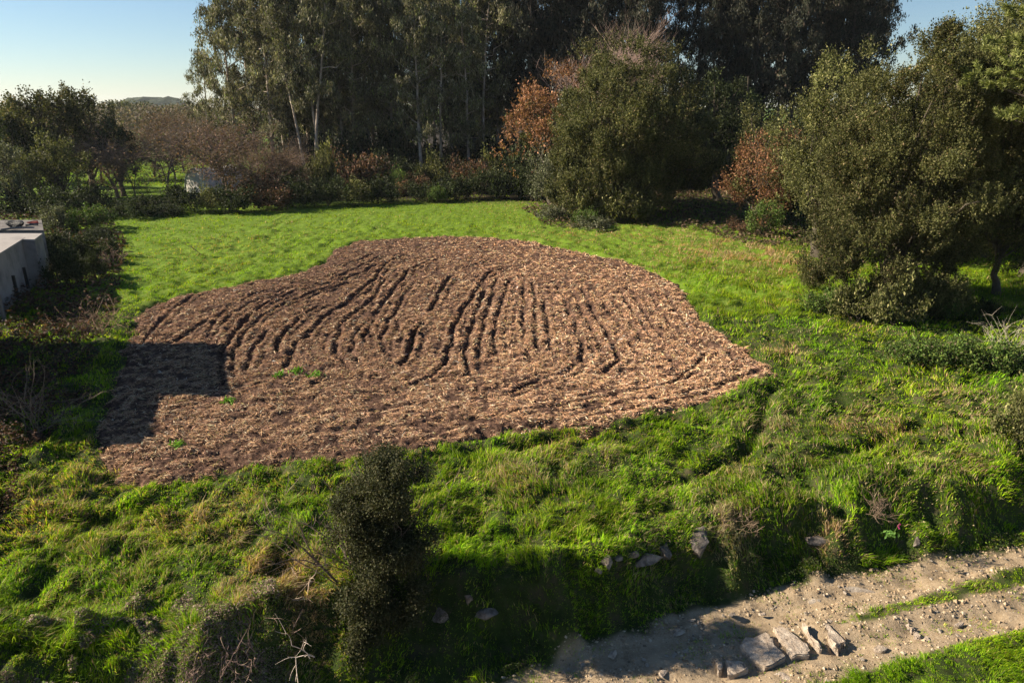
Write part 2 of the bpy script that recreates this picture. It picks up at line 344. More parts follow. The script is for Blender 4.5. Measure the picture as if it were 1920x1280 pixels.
# ------------------------------------------------------------------ ploughed field: real furrows cut in a fine sheet
fx0, fx1 = min(p[0] for p in FIELD) - .5, max(p[0] for p in FIELD) + .5
fy0, fy1 = min(p[1] for p in FIELD) - .5, max(p[1] for p in FIELD) + .5
ST = .065
fx = np.arange(fx0, fx1, ST); fy = np.arange(fy0, fy1, ST)
X, Y = np.meshgrid(fx, fy)
c1 = lambda L: [(160 + x / 2.667, 420 + y / 2.667) for x, y in L]
c2 = lambda L: [(760 + x / 2.667, 420 + y / 2.667) for x, y in L]
furrows = [
 (1, c1([(1610,155),(1530,185),(1490,220),(1440,290),(1380,330),(1330,375),(1250,430),(1190,475),(1150,520),(1125,550),(1085,590)])),
 (1.1, c1([(1500,215),(1470,240),(1380,245),(1230,285),(1100,320),(1000,360),(930,390),(860,430),(800,480),(750,545),(715,590),(690,650),(680,720),(700,810)])),
 (1, c1([(1320,295),(1250,320),(1185,340)])), (1.2, c1([(1170,415),(1080,470),(1020,520),(970,585),(955,640)])),
 (.9, c1([(1500,270),(1470,330),(1420,390),(1330,460),(1280,510),(1260,570),(1245,640),(1300,700),(1340,730)])),
 (.9, c1([(1730,180),(1620,235),(1570,290),(1530,350),(1490,400),(1440,480),(1400,550),(1395,600)])),
 (1.1, c1([(1830,270),(1790,320),(1750,390),(1735,430)])), (1.4, c1([(1700,500),(1640,540),(1640,600),(1600,680),(1560,710)])),
 (.6, c1([(1570,480),(1560,540)])), (.7, c1([(1530,590),(1520,690)])),
 (.9, c1([(920,530),(880,580),(850,625),(820,690),(795,740)])), (.8, c1([(1160,790),(1280,780),(1380,765),(1500,760)])),
 (1, c1([(1800,700),(1750,760),(1640,805)])), (.7, c1([(1440,150),(1350,190),(1260,215)])), (.7, c1([(1520,180),(1400,215),(1230,260),(1050,290),(900,300),(780,310)])),
 (.6, c1([(1480,160),(1330,240),(1180,300),(1000,320),(860,345),(720,420),(640,510),(600,590)])), (.5, c1([(560,350),(430,440),(360,500),(290,600)])),
 (.6, c1([(700,690),(820,690)])), (.5, c1([(700,440),(560,520),(450,590)])),
 (1, c2([(510,225),(430,240),(380,290),(330,380),(280,450),(240,530),(225,620),(200,700),(170,740)])),
 (.6, c2([(400,270),(395,330),(370,420),(330,520),(305,620),(315,700),(310,760)])), (.55, c2([(520,280),(490,380),(460,470),(440,560),(450,650)])),
 (.6, c2([(690,390),(700,460),(720,560),(720,640)])), (.6, c2([(750,290),(800,400),(850,500),(870,590),(880,690)])),
 (.6, c2([(880,330),(940,430),(1000,540),(1050,640),(1080,680),(1000,740)])), (.5, c2([(1000,340),(1080,440),(1180,560),(1250,640)])),
 (.6, c2([(1140,350),(1190,440),(1240,520),(1320,600)])), (.45, c2([(1300,350),(1380,480),(1480,580),(1600,640),(1680,720)])),
 (.45, c2([(590,300),(600,400),(590,500),(600,580)])), (.7, c2([(300,220),(420,185),(560,195),(700,180),(820,180),(1000,185),(1230,215)])),
 (.7, c2([(860,700),(800,750),(660,790),(500,850),(350,830)])), (.8, c2([(1450,750),(1300,800),(1100,850),(900,880),(700,920),(500,960),(300,980),(0,1010)])),
 (.5, c2([(600,640),(620,700)])), (1.2, c2([(300,820),(370,820)])), (.9, c2([(880,640),(900,700)])), (.7, c2([(1060,690),(1090,680)])),
 (.5, c2([(1500,640),(1440,720),(1350,780)])), (.6, c2([(1700,760),(1500,850),(1250,910),(1000,950),(700,1000),(450,1025),(0,1085)])),
 (.5, c2([(1760,740),(1550,810),(1300,870),(1050,905),(800,930)])), (.6, c1([(1860,1060),(1600,1090),(1300,1110),(1000,1130),(700,1150),(300,1180)])),
 (.6, c1([(1860,960),(1600,1010),(1300,1030),(1000,1060),(700,1080),(350,1090)])), (.5, c1([(1700,900),(1500,920),(1200,950),(900,960),(600,980)])),
 (.8, c1([(1480,200),(1350,262),(1180,330),(1000,400),(870,470),(790,560),(745,650),(735,740)])), (.8, c1([(1520,230),(1420,335),(1300,405),(1180,490),(1085,570),(1030,640),(1005,720)])),
 (.7, c1([(1250,300),(1000,330),(850,385),(745,445),(665,520),(625,600)])), (.7, c1([(1560,330),(1480,425),(1400,490),(1345,560),(1335,640),(1375,710)])), (.7, c1([(1640,300),(1580,400),(1525,480),(1485,570),(1500,660)])),
 (.7, c2([(460,270),(430,380),(400,480),(380,570),(370,680)])), (.7, c2([(640,300),(650,420),(650,540),(670,640)])), (.7, c2([(820,310),(880,430),(940,540),(980,640)])), (.7, c2([(940,330),(1050,480),(1120,580),(1170,670)])),
 (.7, c2([(1070,330),(1130,430),(1220,550),(1300,650),(1350,720)])), (.7, c2([(1230,360),(1290,460),(1380,560),(1470,640)])), (.6, c1([(1060,780),(900,800),(760,830)])), (.7, c1([(620,480),(520,540),(420,600)])),
 (.5, c1([(1500,840),(1200,870),(900,890),(600,900),(400,930)])), (.5, c1([(1860,1090),(1500,1130),(1200,1160),(900,1180),(500,1210)])),
]
D = np.zeros(X.shape)
fr = np.random.default_rng(12)
K = 7; kk = np.arange(-K, K + 1) * ST; kx, ky = np.meshgrid(kk, kk)
for fi, (s, L) in enumerate(furrows):
    s = s * (1.35 if 20 <= fi <= 28 else 1)
    W = np.array(wpoly(L)); W[:, 0] += 0
    for off, so_ in ((0, 1), (-.42, .27), (.42, .27)):
     for a_, b_ in zip(W[:-1], W[1:]):
        nrm_ = np.array([-(b_ - a_)[1], (b_ - a_)[0]]); nrm_ = nrm_ / (np.linalg.norm(nrm_) + 1e-9) * off; a_, b_ = a_ + nrm_, b_ + nrm_
        n = max(2, int(np.hypot(*(b_ - a_)) / .1))
        for t in np.linspace(0, 1, n, endpoint=False):
            q = a_ + (b_ - a_) * t
            q = q + .10 * (np.array([vnoise(q[0] * 1.1, q[1] * 1.1, 71), vnoise(q[0] * 1.1, q[1] * 1.1, 72)]) - .5) * 2
            w = max(s, .65) * so_ * (.75 + .5 * float(vnoise(q[0] * .9, q[1] * .9, 73))); sg = .078 + .022 * w
            ix = int((q[0] - fx0) / ST); iy = int((q[1] - fy0) / ST)
            if ix < K or iy < K or ix >= X.shape[1] - K - 1 or iy >= X.shape[0] - K - 1: continue
            sl_ = np.s_[iy - K:iy + K + 1, ix - K:ix + K + 1]
            D[sl_] = np.maximum(D[sl_], w * np.exp(-(kx ** 2 + ky ** 2) / (2 * sg * sg)))
D = np.minimum(D, 1.5)
lump = (fbm(X * 1.1, Y * 1.1, 81, 3) - .5) * .16 + (fbm(X * 3.6, Y * 3.6, 82, 4) - .5) * .19 + fr.normal(0, .012, X.shape)
ber = np.roll(D, -4, 1) * .05 + np.roll(D, 4, 1) * .06
Z = .02 + lump - D * .21 + ber
sd = np.where(inpoly(X, Y, FIELD), 1, -1) * polydist(X, Y, FIELD) + (fbm(X * .9, Y * .9, 83, 4) - .5) * .9 + (fbm(X * 4, Y * 4, 84, 3) - .5) * .5
Z = Z - .25 * (1 - sstep(-.1, .5, sd))
FX, FY, FZ, FD = X, Y, Z, D
nx, ny = len(fx), len(fy)
ctr = sd[:-1, :-1] > -.12
i = (np.arange(ny - 1)[:, None] * nx + np.arange(nx - 1)[None])[ctr]
F = np.stack([i, i + 1, i + nx + 1, i + nx], -1)
used = np.unique(F); remap = np.full(nx * ny, -1); remap[used] = np.arange(len(used))
m_soil, nt, out = newmat('stubble_soil')
tc = N(nt, 'ShaderNodeTexCoord').outputs['Object']
sc1 = ramp(nt, noise_tex(nt, 7, 10, .75, tc), [(.30, (.026, .015, .011)), (.48, (.085, .050, .036)), (.6, (.20, .125, .088)), (.74, (.38, .26, .185))])
sc2 = ramp(nt, noise_tex(nt, .6, 5, .6, tc), [(.35, (.72, .70, .70)), (.65, (1.1, 1.05, 1.0))])
c = mixc(nt, 1.0, sc1, sc2, 'MULTIPLY')
p = N(nt, 'ShaderNodeBsdfPrincipled', i_Roughness=.95); p.inputs['Specular IOR Level'].default_value = .1
b = N(nt, 'ShaderNodeBump', i_Strength=1.0, i_Distance=.06); nt.links.new(noise_tex(nt, 16, 8, .75, tc), b.inputs['Height'])
nt.links.new(c, p.inputs['Base Color']); nt.links.new(b.outputs[0], p.inputs['Normal']); nt.links.new(p.outputs[0], out.inputs[0])
Vf = np.stack([X, Y, Z], -1).reshape(-1, 3)[used]
tag(ob('field', mesh('field', Vf, remap[F], m_soil, smooth=True)), kind='structure')
def field_z(x, y):
    ix = np.clip(((x - fx0) / ST).astype(int), 0, nx - 1); iy = np.clip(((y - fy0) / ST).astype(int), 0, ny - 1)
    return FZ[iy, ix], FD[iy, ix], sd[iy, ix]

# maize straw strewn over the soil
r = np.random.default_rng(21)
def screen_samples(r, n, x0, x1, y0, y1, z=0.0):
    px = r.uniform(x0, x1, n); py = r.uniform(y0, y1, n); return at(px, py, z)
x, y = screen_samples(r, 640000, 130, 1480, 430, 925)
z, fd, s_ = field_z(x, y)
fd_side = field_z(x - .26, y)[1]; fd_side = np.maximum(fd_side, field_z(x + .3, y)[1])
patch = fbm(x * .5, y * .5, 91, 3)
rightward = sstep(-6, 6, x + (y - 30) * .1)                       # straw lies denser towards the right of the field
keep = (s_ > .0) & (r.random(len(x)) < np.clip(.44 + .24 * rightward + .8 * (patch - .5) + 2.8 * (fbm(x * 3.0, y * 3.0, 94, 3) - .5) + .45 * fd_side + .5 * (fbm(x * 3, y * 3, 93, 2) - .5) - 1.1 * fd, .02, 1)) & inpoly(x, y, wpoly([(130, 930), (150, 560), (600, 425), (1100, 425), (1500, 690), (1300, 800), (600, 900)]))
x, y, z, fd = x[keep], y[keep], z[keep], fd[keep]; n = len(x); d = np.hypot(x, y)
L = r.gamma(2.0, .055, n) * (d / 26) ** .6 + .05; Wd = (.008 + .017 * r.random(n) ** 1.5) * (d / 26) ** .8
th = r.normal(0, .9, n) + np.where(y < 25, -.1, .5) ; ax = np.stack([np.cos(th), np.sin(th), r.normal(0, .28, n)], -1)
nr = np.stack([r.normal(0, .45, n), r.normal(0, .45, n), np.ones(n)], -1)
scol = pal(r, n, [(.68, .46, .28), (.80, .62, .45), (.56, .34, .21), (.33, .19, .125), (.66, .41, .31), (.11, .07, .05), (.36, .32, .12)], [.29, .17, .20, .12, .12, .07, .03], .28)
scol *= (.74 + .46 * sstep(-9, 5, x + (y - 30) * .15))[:, None] * np.array([1.03, .94, .84])  # straw colour grows darker towards the left of the field
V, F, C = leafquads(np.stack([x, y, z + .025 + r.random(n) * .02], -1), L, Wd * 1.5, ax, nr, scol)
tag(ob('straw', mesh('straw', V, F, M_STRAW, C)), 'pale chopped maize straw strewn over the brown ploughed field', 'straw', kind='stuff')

# ------------------------------------------------------------------ grass
# patches of dry grass and of lush grass given at their place on the ground: (px, py, radius px, amount)
DRY = [(1140, 868, 45, .5), (1600, 790, 90, .35), (500, 1090, 90, .8), (580, 1120, 60, .9), (420, 985, 110, .4), (1300, 458, 130, 1.3), (1400, 478, 120, 1.2), (1130, 434, 90, 1.4), (1240, 440, 90, 1.1), (1000, 436, 60, .6),
       (150, 900, 120, .35), (60, 960, 120, .45), (1820, 760, 80, .5), (1000, 880, 90, .35), (1570, 960, 40, .8), (1240, 1020, 60, .4), (330, 470, 90, .3), (450, 460, 90, .25),
       (1450, 800, 90, .4), (1340, 920, 80, .25), (1370, 975, 60, .8), (960, 388, 60, .5), (1450, 655, 50, .5), (1240, 490, 70, .6), (1760, 880, 60, .4), (250, 1010, 90, .4)]
def dryness(x, y):
    v = np.zeros(np.shape(x))
    for px, py, rad, a_ in DRY:
        qx, qy = at(px, py); rr = rad / FPX * math.hypot(qy, CAMH)
        v = np.maximum(v, a_ * np.exp(-(((x - qx) / rr) ** 2 + ((y - qy) / (rr * 1.3)) ** 2)))
    return v
def blades(r, x, y, z, hgt, wid, col, lean, leandir, curl=.5):
    n = len(x)
    la = leandir + r.normal(0, .9, n); lx, ly = np.cos(la), np.sin(la)
    t1 = lean * (.3 + r.random(n)); wa = r.random(n) * 2 * math.pi; wx, wy = np.cos(wa) * wid * .5, np.sin(wa) * wid * .5
    h = hgt
    B = np.stack([x, y, z - .02], -1)
    mid = B + np.stack([lx * t1 * h * .3, ly * t1 * h * .3, h * .55], -1)
    tip = B + np.stack([lx * t1 * h * .95, ly * t1 * h * .95, h * np.clip(1 - curl * t1 * .6, .25, 1)], -1)
    w = np.stack([wx, wy, np.zeros(n)], -1)
    V = np.stack([B - w, B + w, mid + w * .8, mid - w * .8, tip], 1).reshape(-1, 3)
    k = np.arange(n)[:, None] * 5
    return V, [k + np.array([[0, 1, 2, 3]]), k + np.array([[3, 2, 4]])], np.repeat(col, 5, 0)
def grasscol(r, n, dry, shadeid, calm=None):
    g = pal(r, n, [(.205, .38, .008), (.29, .44, .015), (.12, .26, .010), (.06, .13, .012), (.40, .44, .09)], [.32, .22, .24, .14, .08], .2)
    s = pal(r, n, [(.42, .34, .16), (.34, .25, .14), (.48, .40, .24), (.22, .16, .10)], None, .2)
    if calm is not None: g = np.where((calm & (g[:, 0] > .3))[:, None], g * .6, g)
    m = (r.random(n) < dry)[:, None]
    return np.where(m, s, g * shadeid[:, None])
def meadow(name, label, boxpx, n, region, hfun, wbase, z0=0.0, seed=1, drybase=.06, group=None):
    r = np.random.default_rng(seed)
    x, y = screen_samples(r, n, *boxpx, z=z0)
    k = region(x, y); x, y = x[k], y[k]
    # gather blades into tufts
    tx, ty = np.round(x * 5) / 5, np.round(y * 5) / 5
    jx = (vnoise(tx * 31.7, ty * 17.3, 5) - .5) * .16; jy = (vnoise(tx * 23.1, ty * 41.9, 6) - .5) * .16
    pull = .45 * r.random(len(x)); x = x + (tx + jx - x) * pull; y = y + (ty + jy - y) * pull
    z = height(x, y); n = len(x); d = np.sqrt(x * x + y * y + (CAMH - z) ** 2)
    tuft = fbm(x * 2.3, y * 2.3, 101, 3); big = fbm(x * .6, y * .6, 102, 3)
    h = hfun(x, y, d) * (.12 + 3.2 * tuft ** 2) * (.6 + .8 * r.random(n))
    h = h * np.where((y < ycf(x) - .15) & (y > yff(x)), .55, 1)
    dry = np.clip(drybase + (dryness(x, y) * (.4 + 1.2 * tuft) + sstep(.56, .75, big) * .22) * np.where(y > 34, .85, 1), 0, .92)
    tone = (.45 + 1.1 * fbm(x * .9, y * .9, 103, 4)) * (.7 + .6 * vnoise(tx * 3, ty * 3, 9))
    col = grasscol(r, n, dry, tone, y > 34)
    col[:, 0] *= .85 + .5 * fbm(x * .4, y * .4, 104, 3) + np.where(y > 34, .12, 0)
    V, F, C = blades(r, x, y, z, h, wbase * d / 16, col, .7 + .5 * r.random(n), .4 + 9 * (fbm(x * .55, y * .55, 105, 2) - .5))
    o = ob(name, mesh(name, V, F, M_GRASS, C)); tag(o, label, 'grass', group, 'stuff'); return o
rg = np.random.default_rng(77)
infld = lambda x, y, e=0.: (np.where(inpoly(x, y, FIELD), 1, -1) * polydist(x, y, FIELD) + (fbm(x * .9, y * .9, 83, 4) - .5) * .9 + (fbm(x * 4, y * 4, 84, 3) - .5) * .5) > e
ycf = lambda x: np.interp(x, crx, cry)
yff = lambda x: np.interp(x, ftx, fty)
meadow('grass', 'tangled tussocky green grass between the ploughed field and the bank', (-250, 2170, 585, 1290), 560000,
       lambda x, y: (y < 34) & (y > yff(x) + .05) & ~infld(x, y, .02 + .45 * rg.random(len(x)) ** 3) & ~((y < ycf(x) - .35) & (x < 2.2) & (x > -3) & (rg.random(len(x)) < .72)), lambda x, y, d: .15 + .03 * sstep(30, 14, d), .015, 0, 1)
meadow('meadow_grass', 'smooth bright green grass beyond and beside the ploughed field', (-150, 2050, 350, 700), 430000,
       lambda x, y: (y >= 34) & (y < 92) & ~infld(x, y, .02) & (x > -33 - .3 * (y - 40)), lambda x, y, d: .11 + .11 * sstep(4, 12, x - .3 * (y - 36)) * sstep(60, 50, y), .010, 0, 2, .02)
meadow('track_grass', 'short green grass strip growing along the middle of the stony track', (1400, 2150, 960, 1200), 60000,
       lambda x, y: inpoly(x, y, MIDSTRIP), lambda x, y, d: .07 + 0 * x, .010, ZT, 3, .05)
meadow('verge_grass', 'bright green grass on the near verge below the track', (1100, 2150, 1100, 1420), 120000,
       lambda x, y: inpoly(x, y, VERGE), lambda x, y, d: .13 + 0 * x, .011, ZT, 4, .02)
meadow('far_meadow_grass', 'sunlit green meadow glimpsed beneath the bare trees', (-50, 520, 262, 350), 30000,
       lambda x, y: (y > 92) & (y < 190) & (x < -40), lambda x, y, d: .25 + 0 * x, .010, 0, 5, .02)
# sparse weeds among the stones of the track
meadow('track_weeds', 'sparse low weeds among the stones of the track', (900, 2150, 960, 1420), 60000,
       lambda x, y: (y < yff(x)) & ~inpoly(x, y, VERGE) & ~inpoly(x, y, MIDSTRIP) & (fbm(x * 1.8, y * 1.8, 111, 4) > .505), lambda x, y, d: .05 + 0 * x, .010, ZT, 6, .25)

# ------------------------------------------------------------------ tree building
def interp_curve(a, b, sag, n, r, wig=.06):
    t = np.linspace(0, 1, n)[:, None]; a = np.asarray(a, float); b = np.asarray(b, float)
    P = a + (b - a) * t; L = np.linalg.norm(b - a)
    P[:, 2] += sag * L * np.sin(t[:, 0] * math.pi); P[1:-1] += r.normal(0, wig * L / n ** .5, (n - 2, 3)); return P
OAK = ([(.078, .080, .026), (.054, .058, .018), (.125, .112, .042), (.036, .040, .014), (.17, .125, .07)], [.35, .27, .18, .13, .07])
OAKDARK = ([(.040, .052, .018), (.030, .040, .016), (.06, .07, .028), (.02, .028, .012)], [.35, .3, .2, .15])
OLIVE = ([(.115, .118, .038), (.085, .09, .028), (.18, .165, .07), (.055, .06, .022)], [.35, .3, .2, .15])
GREY = ([(.12, .125, .075), (.085, .09, .05), (.17, .165, .11), (.05, .055, .03)], [.35, .3, .2, .15])
BROWN = ([(.28, .13, .07), (.20, .10, .055), (.36, .18, .095), (.13, .075, .045), (.24, .14, .055)], [.3, .25, .15, .2, .1])
GORSE = ([(.085, .14, .026), (.06, .10, .022), (.14, .18, .04), (.15, .12, .07)], [.4, .3, .2, .1])
EUCC = ([(.155, .145, .065), (.12, .115, .05), (.25, .225, .13), (.05, .052, .026), (.16, .19, .04), (.36, .31, .22)], [.29, .24, .16, .17, .08, .06])
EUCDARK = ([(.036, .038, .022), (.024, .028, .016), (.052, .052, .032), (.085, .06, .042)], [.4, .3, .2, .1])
def broad_crown(name, r, Rr, cz, nb, br, nt_, tr, nl, leaf, palette, low=-.35, up=.9, fill=.12, mat=None, lobes=None, aspect=.55, skirt=.35, palette2=None, p2=0., yb=None):
    """crown as boughs > tufts > leaves; Rr = (rx, ry, rz) about (0,0,cz)"""
    Rr = np.array(Rr, float)
    g = np.arange(nb * 3) + .5; ph = np.arccos(1 - 2 * g / (nb * 3)); th = math.pi * (1 + 5 ** .5) * g
    Dd = np.stack([np.cos(th) * np.sin(ph), np.sin(th) * np.sin(ph), np.cos(ph)], -1) + r.normal(0, .12, (nb * 3, 3)); Dd = unit(Dd)
    Dd = Dd[Dd[:, 2] > low]; Dd = Dd[r.permutation(len(Dd))[:nb]]; nb = len(Dd)
    lob = 1 + .16 * np.sin(Dd[:, 0] * 4.1 + r.random() * 6) + .14 * np.sin(Dd[:, 2] * 5 + Dd[:, 1] * 3.7 + r.random() * 6)
    rad = r.uniform(.62, .98, nb) * lob
    hr = np.sqrt(Dd[:, 0] ** 2 + Dd[:, 1] ** 2) + .05; lowz = Dd[:, 2] < 0; Dd[lowz, :2] *= (hr[lowz] ** -skirt)[:, None]
    B = Dd * Rr * rad[:, None] + np.array([0, 0, cz])
    if lobes is not None:
        for lc, lr, ln in lobes:
            q = unit(r.normal(size=(ln, 3))) * np.array(lr) * (r.random((ln, 1)) ** .4) * .9 + np.array(lc); B = np.concatenate([B, q]); Dd = np.concatenate([Dd, unit(q - np.array([0, 0, cz]))])
        nb = len(B)
    bs = br * np.exp(r.normal(0, .35, nb))
    tb = np.repeat(np.arange(nb), nt_)
    td = unit(rnd3(r, len(tb)) + Dd[tb] * .8 + np.array([0, 0, .35]))
    T = B[tb] + td * bs[tb][:, None] * r.uniform(.55, 1.12, (len(tb), 1)) * np.array([1, 1, .8])
    T[:, 2] = np.maximum(T[:, 2], .25)
    tone = np.exp(r.normal(0, .24, nb))[tb] * np.exp(r.normal(0, .26, len(tb)))
    lt = np.repeat(np.arange(len(tb)), nl); n = len(lt); ud = unit(td * .6 + np.array([0, 0, .9]))
    P = T[lt] + rnd3(r, n) * tr * np.array([.38, .38, .42]) + r.normal(0, .95, (n, 1)) * ud[lt] * tr
    nin = int(n * fill)
    if nin:
        q = unit(rnd3(r, nin)) * (r.random((nin, 1)) ** .5) * Rr * .72; q[:, 2] = np.maximum(q[:, 2], low * Rr[2] * .9) + cz; P[:nin] = q
    P[:, 2] = np.maximum(P[:, 2], .06)
    ax = unit(rnd3(r, n) * .8 + td[lt] * .5 + np.array([0, 0, up * .6])); nr = unit(rnd3(r, n) + td[lt] * .6)
    c = pal(r, n, palette[0], palette[1], .22) * tone[lt][:, None]
    if palette2 is not None:
        ok = (r.random(nb) < p2)[tb][lt]
        if yb is not None: ok = (yb(B[:, 0], B[:, 1], B[:, 2]) > r.random(nb))[tb][lt]
        c = np.where(ok[:, None], pal(r, n, palette2[0], palette2[1], .22), c)
    L = leaf * r.uniform(.6, 1.4, n)
    V, F, C = leafquads(P, L, L * aspect, ax, nr, np.clip(c, .002, .9))
    return mesh(name, V, F, mat or M_LEAF, C), B
def trunk_mesh(name, r, h0, B, rad, mat=None, stems=1, spread=.5, nmax=60, base=None):
    b = Bag(); B = B[r.permutation(len(B))[:nmax]]
    tops = []
    for s in range(stems):
        a0 = np.array([r.normal(0, spread * .4), r.normal(0, spread * .4), -.2]) if stems > 1 else np.array([0, 0, -.2])
        top = a0 + np.array([r.normal(0, spread), r.normal(0, spread), h0]); rr = rad / stems ** .45
        P = interp_curve(a0, top, 0, 7, r, .07); b.add(tube(P, np.linspace(rr * 1.25, rr * .7, 7) * np.array([1.35, 1.05, 1, 1, 1, 1, 1]), 9)); tops.append((P, rr))
    for k, q in enumerate(B):
        P, rr = tops[k % stems]; s0 = P[r.integers(3, 7)]
        C_ = interp_curve(s0, q, .12, 6, r, .09); L = np.linalg.norm(q - s0)
        b.add(tube(C_, np.linspace(rr * r.uniform(.28, .5), .012 + .004 * L, 6), 5))
    return b.mesh(name, mat or M_BARK)
def twigs(r, base, dirs, length, rad, levels, kids, spread, upb, ratio=.62, rr=.55, curve=.15, colour=(.2, .15, .12), u0=.45, sides=3):
    """branching wood grown level by level; returns V,F,C and the last level's tips"""
    b = Bag(); P0 = np.atleast_2d(base).astype(float); D0 = unit(np.atleast_2d(dirs).astype(float)); L0 = np.full(len(P0), float(length)); R0 = np.full(len(P0), float(rad))
    for lv in range(levels):
        n = len(P0); s = 7 if lv == 0 else (5 if lv == 1 else sides); k = 4 if lv < 3 else 3
        t = np.linspace(0, 1, k)[None, :, None]
        bend = rnd3(r, n)[:, None] * curve * L0[:, None, None]; bend[..., 2] += (upb * .25 * L0)[:, None]
        pts = P0[:, None] + D0[:, None] * L0[:, None, None] * t + bend * t * t
        tang = unit(D0); ref = np.where(np.abs(tang[:, 2:3]) > .9, [[1., 0, 0]], [[0., 0, 1.]]); A = unit(np.cross(tang, ref)); Bv = np.cross(tang, A)
        th = np.arange(s) * 2 * math.pi / s
        ring = np.cos(th)[None, None, :, None] * A[:, None, None] + np.sin(th)[None, None, :, None] * Bv[:, None, None]
        taper = np.linspace(1, rr if lv < levels - 1 else .25, k)[None, :, None, None]
        V = (pts[:, :, None] + ring * R0[:, None, None, None] * taper).reshape(-1, 3)
        bi = (np.arange(n) * k * s)[:, None, None]; i = (np.arange(k - 1) * s)[None, :, None]; j = np.arange(s)[None, None]; j2 = (j + 1) % s
        F = np.stack([bi + i + j, bi + i + j2, bi + i + s + j2, bi + i + s + j], -1).reshape(-1, 4)
        cc = np.array(colour) * np.exp(r.normal(0, .15, (n, 1))) * (1 + .12 * lv)
        b.add((V, F)); b.C.append(np.repeat(cc, k * s, 0))
        if lv == levels - 1: return b, pts[:, -1], pts
        kc = kids[lv]; idx = np.repeat(np.arange(n), kc); m = len(idx)
        u = np.where(np.tile(np.arange(kc), n) == 0, 1.0, r.uniform(.3 if lv else u0, 1, m))[:, None]
        P1 = P0[idx] + D0[idx] * L0[idx, None] * u + bend[idx, 0] * u * u
        D1 = unit(D0[idx] + rnd3(r, m) * spread + np.array([0, 0, upb]) + bend[idx, 0] / L0[idx, None])
        P0, D0, L0, R0 = P1, D1, L0[idx] * ratio * r.uniform(.7, 1.25, m), R0[idx] * rr * r.uniform(.6, .95, m)
        R0 = np.maximum(R0, .006)

ORD = 'first second third fourth fifth sixth seventh eighth ninth tenth eleventh twelfth thirteenth fourteenth fifteenth sixteenth seventeenth eighteenth nineteenth twentieth'.split()
def plant(name, label, cat, px, py, parts, group=None, sc=1, rz=0, z=None, xy=None):
    x, y = at(px, py) if xy is None else xy
    zz = float(height(np.array([float(x)]), np.array([float(y)]))[0]) if z is None else z
    e = empty(name, (float(x), float(y), zz), label, cat, group, rz, sc)
    for pn, me in parts: ob(pn, me, e)
    return e
def dimf(px, py, top, wpx, z=0):
    """ground point, height and half-width in metres of something spanning these pixels"""
    x, y = at(px, py, z); h = float(ray_h(y, top)) - z; d = y * math.cos(PITCH) + (CAMH - z - h / 2) * math.sin(PITCH)
    return float(x), float(y), h, wpx / 2 / FPX * float(d)

# ---- eucalyptus wood
def eucalyptus(r, h, crown_from, rw, nlimb, nl, leaf, palette, lean=(0, 0), trunk_r=.28, fullness=1.0, mat=None):
    n = 9; t = np.linspace(0, 1, n)
    P = np.stack([lean[0] * h * t + np.cumsum(r.normal(0, .16, n)) * t, lean[1] * h * t + np.cumsum(r.normal(0, .16, n)) * t, h * t * .96 - .2], -1)
    b = Bag(); b.add(tube(P, trunk_r * (1 - .85 * t), 8)); C = []; S = []
    def along(u): return np.array([np.interp(u, t, P[:, k]) for k in range(3)])
    for k in range(nlimb):
        u = crown_from + (1 - crown_from) * (k + r.random()) / nlimb; s0 = along(u * .93)
        prof = math.sin(math.pi * min(1, (u - crown_from) / (1 - crown_from) * .8 + .22)) ** .7
        L = rw * (.45 + .7 * r.random()) * prof + .5; a = k * 2.4 + r.normal(0, .5)
        e = s0 + np.array([math.cos(a) * L, math.sin(a) * L, L * r.uniform(.25, .95)])
        b.add(tube(interp_curve(s0, e, -.08, 6, r, .1), np.linspace(trunk_r * (1 - .8 * u) * .42 + .02, .02, 6), 5))
        for q in range(r.integers(4, 7)):
            v = r.uniform(.45, 1.15); C.append(s0 + (e - s0) * v + r.normal(0, .16 * rw, 3) * np.array([1, 1, .8])); S.append(r.uniform(.5, 1.15))
    C.append(along(1.) + np.array([0, 0, .4])); S.append(1.2); C = np.array(C); S = np.array(S)
    m = int(nl * fullness) // len(C); tb = np.repeat(np.arange(len(C)), 7); tp = C[tb] + unit(rnd3(r, len(tb))) * (S[tb] * r.uniform(.4, 1.1, len(tb)))[:, None] * np.array([1, 1, .75])
    lt = np.repeat(np.arange(len(tb)), max(3, m // 7)); nn = len(lt)
    Q = tp[lt] + rnd3(r, nn) * np.array([.21, .21, .30]); Q[:, 2] -= np.abs(r.normal(0, .3, nn))
    ax = unit(rnd3(r, nn) * .42 + np.array([0, 0, -1])); nr = rnd3(r, nn)
    tone = (np.exp(r.normal(0, .3, len(C)))[tb] * np.exp(r.normal(0, .2, len(tb))))[lt][:, None]
    col = pal(r, nn, palette[0], palette[1], .25) * tone
    Lf = leaf * r.uniform(.6, 1.35, nn)
    V, F, Cc = leafquads(Q, Lf, Lf * .30, ax, nr, np.clip(col, .002, .9))
    return b.mesh('trunk', mat or M_PALEBARK), mesh('crown', V, F, M_EUC, Cc)
r = np.random.default_rng(31)
EV = [eucalyptus(r, 30, .22, 4.2, 26, 17000, .42, EUCC, (r.normal(0, .03), r.normal(0, .03))) for _ in range(5)]
EVH = [eucalyptus(r, 31, .42, 3.6, 20, 11000, .42, EUCC, (r.normal(0, .04), r.normal(0, .03)), .24) for _ in range(3)]
EVD = [eucalyptus(r, 33, .36, 3.6, 22, 12000, .42, EUCDARK, (r.normal(0, .02), r.normal(0, .02)), .26, mat=M_BARK) for _ in range(4)]
